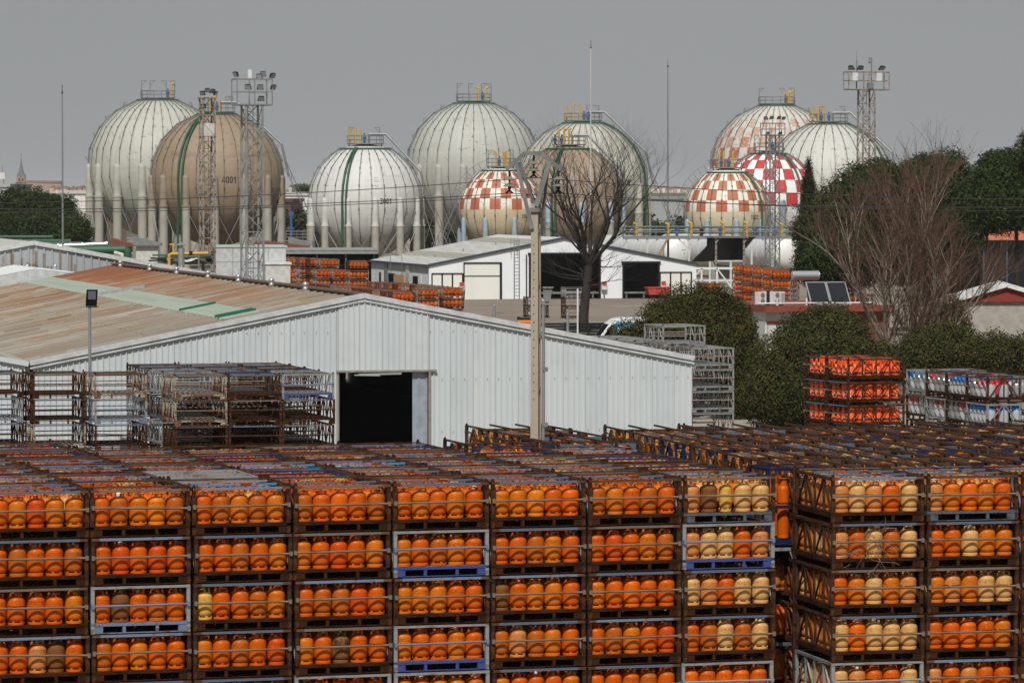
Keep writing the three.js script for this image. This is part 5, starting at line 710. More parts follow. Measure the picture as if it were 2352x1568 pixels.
{
  const yw = -68 * D2R, cs = Math.cos(yw), sn = Math.sin(yw), o = V3(gx(1949, 135.5, 3), 0, -135.5), S = (x, z, y) => V3(o.x + x * cs + z * sn, y, o.z - x * sn + z * cs);
  for (let c = 0; c < 2; c++) for (let t = 0; t < 5; t++) {
    const x0 = -(c + 0.5) * PITCHU, P = S(x0, -CD / 2, (4 - t) * CH); if (t > 2) { deepCages.push([P.x, P.y, P.z, yw]); continue; }
    cage(P, yw, 'rust', `rusty cage of pointed new orange bottles, ${TIER[t]} tier, ${c ? 'left' : 'right'} stack before the bushes`, { top: t === 0, beams: ['brown', 'brown', t ? 'slate' : 'brown'] });
    for (let r = 0; r < 6; r++) for (let i = 0; i < 4; i++) {
      const q = S(x0 - 0.55 + i * 0.365, -0.24 - r * 0.335, (4 - t) * CH + 0.168), turn = yw + (t === 0 ? 1.35 : 1.2) + rr(-0.5, 0.5) + (t === 2 ? 0.9 : 0);
      if (c === 0 && i === 3) composite(q, turn, `pointed orange bottle, ${ORD[r]} from near corner on long side, ${TIER[t]} tier of right stack`);
      else if (r === 0) composite(q, yw + rr(-0.4, 0.4), `pointed orange bottle, ${ORD[i]} from left on short side, ${TIER[t]} tier of ${c ? 'left' : 'right'} stack`);
      else if (t === 0 || c === 0) coneStock.push([q.x, q.y, q.z, turn]);
    }
  }
}
const KEG = lathe([[0.001, 0], [0.14, 0.004], [0.15, 0.02], [0.15, 0.13], [0.154, 0.135], [0.15, 0.14], [0.15, 0.27], [0.154, 0.275], [0.15, 0.28], [0.15, 0.38], [0.13, 0.42], [0.001, 0.45]], 20, 0.45);
const KTOP = merge([lathe([[0.15, 0.38], [0.135, 0.42], [0.11, 0.44], [0.105, 0.44]], 20), ...[0, 1].map((i) => { const s = new THREE.Shape([[-0.11, 0.41], [0.11, 0.41], [0.095, 0.55], [-0.095, 0.55]].map((q) => new THREE.Vector2(...q))); s.holes.push(new THREE.Path([[-0.05, 0.46], [0.05, 0.46], [0.045, 0.515], [-0.045, 0.515]].map((q) => new THREE.Vector2(...q)))); return bare(new THREE.ExtrudeGeometry(s, { depth: 0.02, bevelEnabled: false }).translate(0, 0, i ? -0.11 : 0.09)); })]);
const kB = { s: std([0.4, 0.4, 0.4], 0.5, 0.75), w: std([0.4, 0.41, 0.43], 0.45) }, kT = { r: std([0.6, 0.025, 0.025], 0.4), b: std([0.03, 0.22, 0.6], 0.4), s: std([0.42, 0.42, 0.42], 0.35, 0.8), w: std([0.66, 0.67, 0.68], 0.4) }, kegStock = [];
{
  const yw = -73.5 * D2R, cs = Math.cos(yw), sn = Math.sin(yw), o = V3(gx(2268, 121.6, 3), 0, -121.6), S = (x, z, y) => V3(o.x + x * cs + z * sn, y, o.z - x * sn + z * cs);
  const code = [['srrr', 'bbbbb', 'rsss', 'bsbs'], ['bbbbb', 'ssrs', 'srrs', 'rrss']], side = ['rsrs', 'bbbw'], word = { r: 'red-topped', b: 'blue-topped', s: 'bare silver', w: 'white' };
  for (let c = 0; c < 4; c++) for (let t = 0; t < 5; t++) {
    const x0 = -(c + 0.5) * 1.6, P = S(x0, -CD / 2, (4 - t) * CH); if (t > 1) { deepCages.push([P.x, P.y, P.z, yw]); continue; }
    const fin = (t === 1 && (c === 0 || c === 2)) || (t === 0 && c === 3) ? 'galv' : t === 0 && c === 3 ? 'slate' : 'rust'; cage(P, yw, fin, `${isW(fin)} cage of steel bottles, ${TIER[t]} tier, ${ORD[c]} stack from the near corner at right`, { top: t === 0, beams: ['galv', 'brown', fin === 'galv' ? 'galv' : 'brown'] });
    const keg = (q, k, l) => { const g = thing('steel_bottle', l, 'gas bottle', q, yw + rr(-0.5, 0.5), 'steel bottles with coloured tops'); mesh('body', KEG, k === 's' ? kB.s : kB.w, g); mesh('collar', KTOP, kT[k], g); };
    const row = code[t][c]; for (let i = 0; i < row.length; i++) keg(S(x0 - 0.6 + i * (1.2 / (row.length - 1)), -0.2, (4 - t) * CH + 0.168), row[i], `${word[row[i]]} steel bottle, ${ORD[i]} from left, ${TIER[t]} tier, ${ORD[c]} cage from near corner`);
    if (c === 0) for (let r = 1; r < 5; r++) keg(S(x0 + 0.6, -0.2 - r * 0.42, (4 - t) * CH + 0.168), side[t][r - 1], `${word[side[t][r - 1]]} steel bottle on the end face at right edge, ${TIER[t]} tier, ${ORD[r - 1]} from corner`);
    for (let r = 1; r < 5; r++) for (let i = 0; i < 4; i++) if (t === 0 || r === 1) { const q = S(x0 - 0.6 + i * 0.4 - (c === 0 && i === 3 ? 9 : 0), -0.2 - r * 0.4, (4 - t) * CH + 0.168); if (!(c === 0 && i === 3)) kegStock.push([q.x, q.y, q.z, yw + rr(-1, 1), rnd() < 0.5 ? [0.34, 0.34, 0.34] : pick([[0.36, 0.37, 0.39], [0.5, 0.03, 0.03], [0.03, 0.2, 0.55]])]); }
  }
}
// ---- stacks of orange bottles across the yard
reseed(717);
const yard = [];
function yardStack(px, d, tiers, label, o = {}) { const yw = o.yaw ?? GYAW; for (let t = 0; t < tiers; t++) { const P = V3(gx(px, d, t * CH), t * CH + (o.y0 ?? 0), -d); if (!t && o.y0 > 0.5 && o.y0 !== 0.6) for (let q = 0; q * CH < o.y0 - 0.1; q++) deepCages.push([P.x, q * CH, P.z, yw]); const fin = o.fin ?? pick(['rust', 'umber', 'slate', 'cream', 'galv']); cage(P, yw + rr(-0.02, 0.02), fin, `${isW(fin)} caged orange bottles, ${['bottom', 'second', 'third', 'fourth', 'fifth'][t]} level, ${label}`, { small: true, sides: true, top: t === tiers - 1, beams: ['taupe', 'taupe', 'taupe'] }); fill(P, yw, tints.mid); } }
{
  const base = [[1035, 303, 3], [978, 300, 3], [921, 290, 3]];
  base.forEach(([px, d, t], i) => yardStack(px, d, t, `${['right', 'middle', 'left'][i]} stack of the front pile by white doors`, { yaw: 10 * D2R }));
  for (let k = 0; k < 13; k++) yardStack(921 - 16.5 * (k + 1), 290 + 2.2 * (k + 1), 2, `${ORD[k]} stack back in the long left row`, { yaw: 14 * D2R, y0: CH });
  for (let k = 0; k < 8; k++) yardStack(1010 - 20 * k, 306 + 2.3 * k, 2, `${ORD[k]} stack behind the front pile`, { yaw: 12 * D2R, y0: CH });
  for (let k = 0; k < 3; k++) yardStack(820 - 38 * k, 330 + 1.5 * k, 3, `${['right', 'middle', 'left'][k]} stack before the open shed`, { yaw: 10 * D2R, y0: (k ? 1 : 2) * CH });
  for (let k = 0; k < 5; k++) yardStack(752 - 24 * k, 338 + 2.3 * k, 4, `${ORD[k]} stack from right by the shed`, { yaw: 12 * D2R, y0: CH });
  for (let k = 0; k < 4; k++) yardStack(652 - 33 * k, 325 + 2.2 * k, 3, `${ORD[k]} stack from right behind the big lattice tower`, { yaw: 12 * D2R, y0: CH });
  // right pile by the pines
  for (let k = 0; k < 5; k++) yardStack(1805 - 23 * k, 330 + 6 * k * (k > 0), 4, `${ORD[k]} stack from right before the canopy`, { yaw: -24 * D2R });
  yardStack(1628, 352, 2, 'low stack right of the white hall', { yaw: 8 * D2R });
  for (let k = 0; k < 2; k++) yardStack(1935 + 40 * k, 315, 2, `${['left', 'right'][k]} stack behind the bare tree`, { yaw: 10 * D2R });
  yardStack(1362, 366, 1, 'inside the large black doorway', { yaw: YAW, y0: 0.6 });
  const rk = (px, d, label) => { for (let t = 0; t < 2; t++) { const P = V3(gx(px, d, 0), t * CH, -d); cage(P, 8 * D2R, 'rust', `${t ? 'upper' : 'lower'} rusty cage of steel bottles ${label}`, { small: true, sides: true, beams: ['brown', 'brown', 'brown'], top: t === 1 }); for (let r = 0; r < 3; r++) for (let i = 0; i < 4; i++) kegStock.push([P.x - 0.55 + i * 0.37, P.y + 0.168, P.z + 0.8 - r * 0.4, rr(0, 6), pick([[0.5, 0.5, 0.5], [0.45, 0.45, 0.45], [0.5, 0.03, 0.03]])]); } };
  rk(1231, 306, 'behind the concrete pole in the yard');
  for (let t = 0; t < 3; t++) cage(V3(gx(1318, 304, 0), t * CH, -304), 8 * D2R, t === 2 ? 'galv' : 'rust', `empty ${t === 2 ? 'grey' : 'rusty'} cage, ${['bottom', 'middle', 'upper'][t]} of the stack beside the bare tree trunk`, { small: true, sides: true, top: t === 2, beams: ['brown', 'brown', 'brown'] });
  const tf = thing('white_truss', 'white steel truss frame standing right of the white hall', 'truss frame', [gx(1632, 372, 2), 0, -372]), h = hy(616, 372); mesh('frame', [box(4.4, 0.2, 0.16, 0, h, 0), ...[-2.1, -0.8, 0.6, 2.1].map((x) => box(0.16, h, 0.16, x, h / 2, 0)), bar([-2.1, 0.9, 0], [-0.8, h, 0], 0.12), bar([0.6, h, 0], [2.0, 0.6, 0], 0.12), box(4.3, 0.14, 0.14, 0, h * 0.55, 0)], M.white, tf);
}
// ---- joined masses
function instanced(name, geo, mat, list, label, cat) {
  const m = new THREE.InstancedMesh(geo, mat, list.length), q = new THREE.Object3D(), c = new THREE.Color(); m.name = name; m.castShadow = m.receiveShadow = true;
  list.forEach((b, i) => { q.position.set(b[0], b[1], b[2]); q.rotation.set(0, b[3], 0); q.scale.setScalar(b[5] ?? 1); q.updateMatrix(); m.setMatrixAt(i, q.matrix); if (b[4]) { c.setRGB(...b[4]); m.setColorAt(i, c); } });
  scene.add(m); m.userData.kind = 'stuff'; tag(m, label, cat); return m;
}
{
  const lowBody = lathe([[0.1, 0.04], [0.147, 0.1], [0.15, 0.14], [0.15, 0.365], [0.132, 0.43], [0.055, 0.464], [0.001, 0.468]], 14, 0.47), paintV = (g, c) => { g = bare(g); const n = g.attributes.position.count, a = new Float32Array(n * 3); for (let i = 0; i < n; i++) a.set(c, i * 3); g.setAttribute('color', new THREE.BufferAttribute(a, 3)); return g; };
  const geo = mergeGeometries([paintV(lowBody, [1, 1, 1]), paintV(lathe([[0.135, 0.05], [0.138, 0.04], [0.138, 0], [0.12, 0]], 14), [1, 1, 1]), paintV(HANDLE, [0.9, 0.9, 0.9]), paintV(VALVE, [0.16, 0.3, 0.9])]);
  instanced('gas_bottle_rows', geo, dull(W1, { roughness: 0.5, specularIntensity: 0.4, map: bottleTex[1], vertexColors: true }), rowBottles, 'rows of orange, amber and cream gas bottles filling the cages behind the front ones', 'gas bottles');
  const cg = merge([G.base, G.frame, G.beam.clone().translate(0, 0, hz), G.rail, G.back, G.side.clone().translate(-hx, 0, 0), G.side.clone().translate(hx, 0, 0), ...[-hx, hx].flatMap((x) => [-hz, hz].map((z) => G.post.clone().translate(x, 0, z)))]);
  instanced('buried_cages', cg, M.rust, deepCages, 'rusty cages underneath the top layer inside the stacks', 'bottle cages');
  instanced('composite_bottle_rows', merge([CONE, COLLAR]), compOrange, coneStock, 'pointed orange bottles inside the cages behind the outer row', 'gas bottles');
  instanced('steel_bottle_rows', merge([KEG, KTOP]), std(W1, 0.55, 0.2), kegStock, 'steel bottles standing inside the cages behind the outer row', 'gas bottles');
}

// ------------------------------------------------------------------ trees and shrubs
function foliage(blobs, n, size, spread, cols, s, flatten = 0.6) {   // leaf clusters over and inside a set of lumps
  reseed(s); const P = [], N = [], U = [], C = [], ix = [];
  const tot = blobs.reduce((a, b) => a + b[3] * b[4], 0); let v = 0;
  const quad = (c, nrm, sz, col) => {
    const t = V3(rr(-1, 1), rr(-1, 1), rr(-1, 1)).cross(nrm).normalize(), b = nrm.clone().cross(t).multiplyScalar(sz * flatten), a = t.multiplyScalar(sz), m = c.clone().addScaledVector(nrm, sz * 0.25);
    for (const [x, y, w] of [[-1, 0, 0], [0, -1, 1], [1, 0, 0], [0, 1, 1]]) { const q = (w ? m : c).clone().addScaledVector(a, x).addScaledVector(b, y); P.push(q.x, q.y, q.z); N.push(nrm.x, nrm.y, nrm.z); U.push(x, y); C.push(...col); }
    ix.push(v, v + 1, v + 2, v, v + 2, v + 3); v += 4;
  };
  for (const [bx, by, bz, rx, ry, rz = rx] of blobs) {
    const k = Math.ceil(n * rx * ry / tot / 9);
    for (let i = 0; i < k; i++) {
      const th = rr(0, 6.283), cz = rr(-1, 1), sn = Math.sqrt(1 - cz * cz), d = V3(sn * Math.cos(th), cz, sn * Math.sin(th)); if (d.z < -0.45) d.z *= -1;
      const lump = 0.7 + 0.5 * fbm(d.x * 0.5 + 0.5 + bx * 0.1 + d.z * 0.2, d.y * 0.5 + 0.5 + bz * 0.1, 7, 3, s), rad = lump * (rnd() < 0.2 ? rr(0.75, 1.0) : rr(0.93, 1.05)), c = V3(bx + d.x * rx * rad, by + d.y * ry * rad, bz + d.z * rz * rad); if (c.y < 0.1) continue;
      const tone = pick(cols), lt = rr(0.5, 1.38) * 0.95;
      for (let q = 0; q < 9; q++) {
        const o = c.clone().add(V3(rr(-1, 1), rr(-1, 1), rr(-1, 1)).multiplyScalar(spread)), nrm = d.clone().multiplyScalar(0.9).add(V3(rr(-1, 1), rr(-0.6, 1.2), rr(-1, 1))).normalize(), f = lt * rr(0.82, 1.18);
        quad(o, nrm, size * rr(0.6, 1.25), tone.map((x) => x * f));
      }
    }
  }
  const g = new THREE.BufferGeometry(); g.setAttribute('position', new THREE.Float32BufferAttribute(P, 3)); g.setAttribute('normal', new THREE.Float32BufferAttribute(N, 3)); g.setAttribute('uv', new THREE.Float32BufferAttribute(U, 2)); g.setAttribute('color', new THREE.Float32BufferAttribute(C, 3)); g.setIndex(ix);
  return g;
}
const leafMat = new THREE.MeshPhysicalMaterial({ vertexColors: true, roughness: 0.8, specularIntensity: 0.25, side: THREE.DoubleSide });
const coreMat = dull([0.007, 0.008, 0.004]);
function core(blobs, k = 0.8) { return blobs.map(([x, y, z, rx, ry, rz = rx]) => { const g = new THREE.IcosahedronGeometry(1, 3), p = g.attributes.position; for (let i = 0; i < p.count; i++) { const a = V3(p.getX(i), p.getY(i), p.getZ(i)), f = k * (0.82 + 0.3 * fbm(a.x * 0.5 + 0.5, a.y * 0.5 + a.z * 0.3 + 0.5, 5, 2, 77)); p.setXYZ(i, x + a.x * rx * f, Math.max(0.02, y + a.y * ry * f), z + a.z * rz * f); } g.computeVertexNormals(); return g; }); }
// lumps read off the photograph as [x, y, rx, ry] at a distance
const lumps = (list, d) => list.map(([x, y, rx, ry, dz = 0]) => { const c = at(x, y, d + dz), k = d / F; return [c.x, c.y, c.z, rx * k * 0.95, ry * k * 0.95]; });
function plant(name, label, cat, list, d, n, size, spread, cols, s, trunk, coreK = 0.8) {
  const L = lumps(list, d), cx = L.reduce((a, b) => a + b[0], 0) / L.length, cz = -d, g = thing(name, label, cat, [cx, 0, cz]);
  const loc0 = L.map((b) => [b[0] - cx, b[1], b[2] - cz, b[3], b[4]]);
  const crown = mesh('crown', foliage(loc0, n, size, spread, cols, s, cat.startsWith('pine') || cat.startsWith('cypress') ? 0.24 : 0.62), leafMat, g);
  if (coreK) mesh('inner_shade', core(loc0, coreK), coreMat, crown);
  mesh('trunk', trunk ? trunk(loc0) : [0, 1, 2].map((i) => rod([(i - 1) * 0.4, 0, 0], [(i - 1) * 1.1, loc0[0][1], loc0[0][2] * 0.6], 0.13, 7, 0.06)), dull([0.045, 0.034, 0.026], { map: mottle }), g);
  return g;
}
const LAUREL = [[0.042, 0.056, 0.01], [0.06, 0.072, 0.012], [0.03, 0.036, 0.012], [0.075, 0.07, 0.02], [0.07, 0.045, 0.02], [0.028, 0.026, 0.012]];
const LAUREL_RED = [[0.04, 0.046, 0.01], [0.055, 0.055, 0.013], [0.03, 0.034, 0.01], [0.07, 0.062, 0.014], [0.07, 0.044, 0.016], [0.05, 0.056, 0.012]];
const PINE = [[0.03, 0.056, 0.016], [0.04, 0.068, 0.018], [0.022, 0.036, 0.012], [0.05, 0.075, 0.02], [0.034, 0.045, 0.014]];
plant('laurel_shrub', 'big rounded dark green laurel beside the grey cages, reddish tips', 'shrub', [[1630, 790, 122, 138], [1520, 800, 88, 105, -3], [1440, 800, 52, 62, -4], [1690, 860, 66, 120, -3], [1580, 730, 95, 78, 2], [1660, 735, 70, 70, 1]], 172, 80000, 0.05, 0.24, LAUREL_RED, 31);
plant('laurel_shrub', 'wide green laurel between the grey cages and pointed orange bottles', 'shrub', [[1830, 870, 118, 118], [1775, 905, 72, 80, -3], [1905, 800, 105, 92, 2], [1860, 780, 82, 70, 3], [1950, 860, 90, 100, 0], [1905, 735, 60, 40, 6]], 164, 80000, 0.05, 0.24, LAUREL, 32);
plant('laurel_hedge', 'olive green hedge behind the steel bottle cages at the right edge', 'hedge', [[2120, 830, 66, 66], [2200, 815, 78, 62], [2290, 820, 72, 56], [2375, 825, 66, 58], [2165, 775, 50, 34, 3]], 172, 60000, 0.05, 0.24, LAUREL, 33);
plant('laurel_shrub', 'dark shrub mass under the large bare tree on the right', 'shrub', [[2010, 835, 80, 44], [2080, 830, 70, 36], [1960, 815, 56, 46]], 186, 18000, 0.066, 0.28, LAUREL_RED, 34);
plant('autumn_shrub', 'yellowish brown shrub left of the pale gabled house', 'shrub', [[2185, 735, 40, 44], [2150, 770, 40, 34]], 196, 7000, 0.066, 0.3, [[0.11, 0.08, 0.025], [0.09, 0.075, 0.025], [0.13, 0.1, 0.03]], 35);
const pineTrunk = (r) => (L) => L.slice(0, 5).map((b, i) => rod([rr(-0.3, 0.3), 0, rr(-0.2, 0.2)], [b[0], b[1], b[2]], r, 8, r * 0.4));
plant('stone_pine', 'dark umbrella pine behind the bare tree, nearest the cypress', 'pine tree', [[1940, 625, 90, 44, 2], [1875, 610, 44, 44, -3], [2110, 600, 60, 50, 3], [1925, 520, 88, 100], [1880, 590, 55, 52, -3], [1975, 450, 70, 72], [1945, 590, 70, 50, -2], [1860, 540, 34, 44], [2020, 420, 60, 56], [2000, 560, 80, 70, 2], [1838, 530, 14, 26]], 262, 56000, 0.15, 0.36, PINE, 41, (L) => [rod([0, 0, 0], [0, L[0][1], 0], 0.2, 8, 0.1)]);
plant('stone_pine', 'dark umbrella pine directly behind the crown of the bare tree', 'pine tree', [[2060, 590, 100, 60, 4], [2165, 560, 80, 56, 3], [2120, 450, 80, 90, 4], [2090, 470, 84, 94, 3], [2175, 390, 50, 46], [2130, 410, 60, 56], [2160, 500, 82, 80, 2], [2050, 540, 76, 66, 3], [2195, 450, 46, 60]], 270, 56000, 0.15, 0.36, PINE, 42, (L) => [rod([0, 0, 0], [0, L[0][1], 0], 0.2, 8, 0.1)]);
plant('stone_pine', 'dark umbrella pine at the right edge above the orange fascia', 'pine tree', [[2290, 430, 70, 72], [2345, 400, 60, 58], [2360, 340, 18, 34, -2], [2280, 480, 76, 50], [2370, 470, 66, 56], [2300, 378, 44, 28], [2240, 460, 44, 66], [2225, 510, 44, 66], [2310, 460, 76, 74]], 250, 48000, 0.145, 0.36, PINE, 43, (L) => [rod([1.2, 0, -0.5], [0.9, L[0][1], L[0][2] - 0.5], 0.16, 8, 0.1), rod([-0.6, 0, -0.5], [-0.9, L[0][1], -0.5], 0.1, 8, 0.07)]);
plant('cypress', 'slim dark cypress in front of the plain white sphere', 'cypress tree', [[1858, 385, 6, 24], [1857, 415, 11, 28], [1858, 445, 16, 36], [1858, 480, 20, 40], [1862, 520, 22, 40]], 285, 9000, 0.1, 0.18, [[0.03, 0.038, 0.02], [0.042, 0.042, 0.024], [0.022, 0.028, 0.015], [0.055, 0.045, 0.025]], 44, () => [rod([0, 0, 0], [0, 7, 0], 0.14, 7, 0.05)]);
plant('pine_tree', 'broad dark pine on the left behind the white lightning mast', 'pine tree', [[60, 472, 62, 44], [10, 505, 60, 66], [105, 500, 62, 56], [150, 480, 26, 34], [70, 530, 90, 50, -4]], 430, 26000, 0.2, 0.5, PINE.map((c) => c.map((x) => x * 0.95)), 45, pineTrunk(0.3));
plant('pine_tree', 'small dark pine at the foot of the left grey sphere', 'pine tree', [[165, 525, 40, 34], [190, 540, 18, 20], [150, 545, 44, 20]], 420, 9000, 0.2, 0.5, PINE, 46, pineTrunk(0.22));
plant('far_pine', 'flat-topped far pine between the brown and white spheres', 'pine tree', [[692, 437, 17, 6], [702, 440, 14, 5]], 900, 900, 0.5, 1.0, PINE, 47, () => [rod([0, 0, 0], [0, 9, 0], 0.3, 6)]);
const HEDGE = [[0.045, 0.055, 0.028], [0.055, 0.06, 0.03], [0.035, 0.042, 0.022]];
plant('far_hedge', 'dark green bank of trees behind the stairs of sphere 4001', 'hedge', [[660, 530, 26, 34], [690, 520, 26, 30], [720, 535, 30, 34]], 610, 3000, 0.4, 0.9, HEDGE, 48);
plant('far_hedge', 'dark green bank of trees between spheres 2001 and 1001', 'hedge', [[985, 525, 30, 36], [1020, 520, 30, 34], [1050, 530, 24, 34]], 640, 3000, 0.4, 0.9, HEDGE, 49);
plant('far_hedge', 'dark green bank of trees behind the gantry vents', 'hedge', [[1440, 520, 30, 28], [1480, 525, 26, 22], [1530, 535, 26, 18], [1560, 530, 20, 26]], 640, 3000, 0.4, 0.9, HEDGE, 50);
// bare trees: forking tapered limbs
function bareTree(name, label, px, d, mat, s, fork, twigMat = mat) {
  reseed(s); const g = thing(name, label, 'bare tree', [gx(px, d, 0), 0, -d]), limbs = [], twigs = [];
  const grow = (p, dir, len, r, lv) => {
    const n = lv === 0 ? fork.n0 ?? 4 : lv < 3 ? 4 : lv < 5 ? 3 : 2; let a = p, dr = dir.clone();
    for (let i = 0; i < n; i++) {
      dr.add(V3(rr(-1, 1), rr(-0.5, 0.9) * (fork.lift ?? 1), rr(-1, 1)).multiplyScalar(fork.wob * (lv > 3 ? 1.4 : 1))).normalize();
      const b = a.clone().addScaledVector(dr, len / n), r2 = r * (1 - 0.28 / n * (lv > 2 ? 1.4 : 1)); (lv < 3 ? limbs : twigs).push(orient(new THREE.CylinderGeometry(r2, r, a.distanceTo(b) * 1.02, lv < 2 ? 9 : lv < 4 ? 5 : 3, 1, true), a, b));
      r = r2; a = b;
      if ((lv > 0 || (fork.low && i > 1)) && lv < fork.levels && rnd() < fork.side) { const sd = dr.clone().add(V3(rr(-1, 1), rr(-0.2, 0.7), rr(-1, 1)).multiplyScalar(fork.spread)).normalize(); grow(a, sd, len * rr(0.45, 0.7) * (lv === 0 ? fork.shoot ?? 1 : 1), r * 0.55, lv + 1); }
    }
    if (lv < fork.levels) { const k = lv === 0 ? fork.first : rnd() < 0.35 ? 3 : 2; for (let i = 0; i < k; i++) { const th = (i + rr(0, 0.6)) / k * 6.283, sp = lv === 0 ? fork.fan : fork.spread * 0.75; const sd = dr.clone().add(V3(Math.cos(th) * sp, rr(-0.1, 0.25), Math.sin(th) * sp * 0.8)).normalize(); grow(a, sd, len * (lv === 0 ? fork.l1 : rr(0.6, 0.86)), r * (lv === 0 ? 0.6 : fork.thin ?? 0.68), lv + 1); } }
  };
  fork.stems.forEach(([x, z, dx, dz, len, r]) => grow(V3(x, -0.05, z), V3(dx, 1, dz).normalize(), len, r, 0));
  for (let i = 0; i < (fork.droop ?? 0); i++) { const th = i / fork.droop * 6.283 + 0.4; grow(V3(0, 3.0 + 0.16 * i, 0), V3(Math.cos(th), 0.12, Math.sin(th) * 0.7).normalize(), 1.7, 0.06, 3); }
  mesh('trunk', limbs, mat, g); mesh('branches', twigs, twigMat, g);
  if (fork.buds) { const L = []; for (let i = 0; i < fork.buds; i++) { const t = pick(twigs), p = t.attributes.position, k = Math.floor(rnd() * p.count); L.push(new THREE.TetrahedronGeometry(rr(0.025, 0.05)).translate(p.getX(k), p.getY(k), p.getZ(k))); } mesh('seed_tufts', L.map(bare), std([0.13, 0.045, 0.03], 0.9), g); }
  return g;
}
bareTree('bare_tree', 'dark bare tree with fanned branches in front of the white hall', 1340, 276, dull([0.05, 0.042, 0.036], { map: mottle }), 61, { stems: [[0, 0, 0.0, 0, 4.5, 0.36]], levels: 6, first: 7, fan: 0.72, l1: 0.74, spread: 0.76, wob: 0.16, side: 0.5, droop: 9, thin: 0.57 });
bareTree('bare_tree', 'large brownish bare tree with dense upright branches before the dark pines', 2072, 190, dull([0.27, 0.215, 0.175], { map: mottle }), 67, { stems: [[0, 0, 0.05, 0, 5.6, 0.13], [-0.2, 0.1, -0.12, 0.1, 5.3, 0.11], [0.25, 0, 0.14, 0, 5.2, 0.11], [0.32, -0.1, 0.28, 0.1, 4.2, 0.09], [0.1, -0.2, -0.03, -0.2, 5.9, 0.12], [-0.15, 0.3, -0.24, 0.25, 4.6, 0.09], [0.2, 0.3, 0.24, 0.25, 4.4, 0.09]], n0: 10, low: true, levels: 4, first: 3, fan: 0.34, l1: 0.44, spread: 0.66, wob: 0.13, side: 0.74, lift: 1.1, buds: 3000, shoot: 0.62 }, dull([0.155, 0.098, 0.07], { map: mottle }));
{ reseed(71); const p = site(6.3, -0.62, 4 * CH + 0.35), g = thing('dry_bramble', 'dry straw-coloured bramble caught on the corner cage right of the gap', 'bramble', p, 0), L = []; for (let i = 0; i < 46; i++) { let a = V3(rr(-0.1, 0.35), rr(-0.2, 0.3), rr(-0.1, 0.06)), d = V3(rr(-1, 1), rr(-0.7, 0.6), rr(-0.3, 0.3)).normalize(); for (let k = 0; k < 5; k++) { const b = a.clone().addScaledVector(d, rr(0.06, 0.14)); L.push(rod(a, b, 0.0035, 3)); a = b; d.add(V3(rr(-0.5, 0.5), rr(-0.6, 0.3), rr(-0.3, 0.3))).normalize(); } } mesh('stems', L, std([0.3, 0.21, 0.12], 0.9), g); }

// ------------------------------------------------------------------ towers, masts, poles
function lattice(name, label, px, d, yTop, w0, w1, mats, bays) {
  const g = thing(name, label, 'lattice tower', [gx(px, d, 8), 0, -d], 20 * D2R), H = hy(yTop, d), c = [[-1, -1], [1, -1], [1, 1], [-1, 1]], W = (y) => mix(w0, w1, y / H) / 2;
  for (const [x, z] of c) mesh('leg', bar([x * W(0), 0, z * W(0)], [x * W(H), H, z * W(H)], 0.1), mats[0], g);
  for (let f = 0; f < 4; f++) { const a = c[f], b = c[(f + 1) % 4], L = []; for (let i = 0; i < bays; i++) { const y0 = H * i / bays, y1 = H * (i + 1) / bays, A = (q, y) => [q[0] * W(y), y, q[1] * W(y)]; L.push(i % 2 ? bar(A(a, y0), A(b, y1), 0.042) : bar(A(b, y0), A(a, y1), 0.042)); if (mats[2]) L.push(i % 2 ? bar(A(b, y0), A(a, y1), 0.05) : bar(A(a, y0), A(b, y1), 0.05)); if (i % 2 === 0) L.push(bar(A(a, y1), A(b, y1), 0.05)); } mesh('bracing', L, mats[1], g); }
  const lad = []; for (const x of [-0.15, 0.15]) lad.push(rod([x, 0, -w0 * 0.35], [x, H, -w1 * 0.35], 0.025, 4)); for (let y = 0.4; y < H; y += 0.5) lad.push(rod([-0.15, y, -mix(w0, w1, y / H) * 0.35], [0.15, y, -mix(w0, w1, y / H) * 0.35], 0.02, 4)); mesh('ladder', lad, mats[1], g);
  return [g, H];
}
function flood(g, x, y, z, ry, rx, s = 1) { const f = mesh('floodlight', [poly([[-0.27, -0.2], [0.27, -0.2], [0.2, 0.2], [-0.2, 0.2]], 0.12).translate(0, 0, -0.14), box(0.3, 0.24, 0.12, 0, 0, -0.19)], M.dark, g); mesh('lens', box(0.44, 0.34, 0.02, 0, 0, 0.0), std([0.32, 0.34, 0.36], 0.15, 0.5), f); f.position.set(x, y, z); f.rotation.set(rx, ry, 0, 'YXZ'); f.scale.setScalar(s * 0.82); return f; }
function headFrame(g, y0, y1, w, d, m, mid = true) { const L = [], xs = [-w / 2, 0, w / 2]; for (const y of mid ? [y0, (y0 + y1) / 2, y1] : [y0, y1]) for (const z of [-d / 2, d / 2]) L.push(box(w, 0.07, 0.07, 0, y, z)); for (const y of [y0, y1]) for (const x of [-w / 2, w / 2]) L.push(box(0.07, 0.07, d, x, y, 0)); for (const x of xs) for (const z of [-d / 2, d / 2]) L.push(box(0.06, y1 - y0, 0.06, x, (y0 + y1) / 2, z)); mesh('head_frame', L, m, g); mesh('platform', box(w, 0.05, d, 0, y0 - 0.04, 0), m, g); }
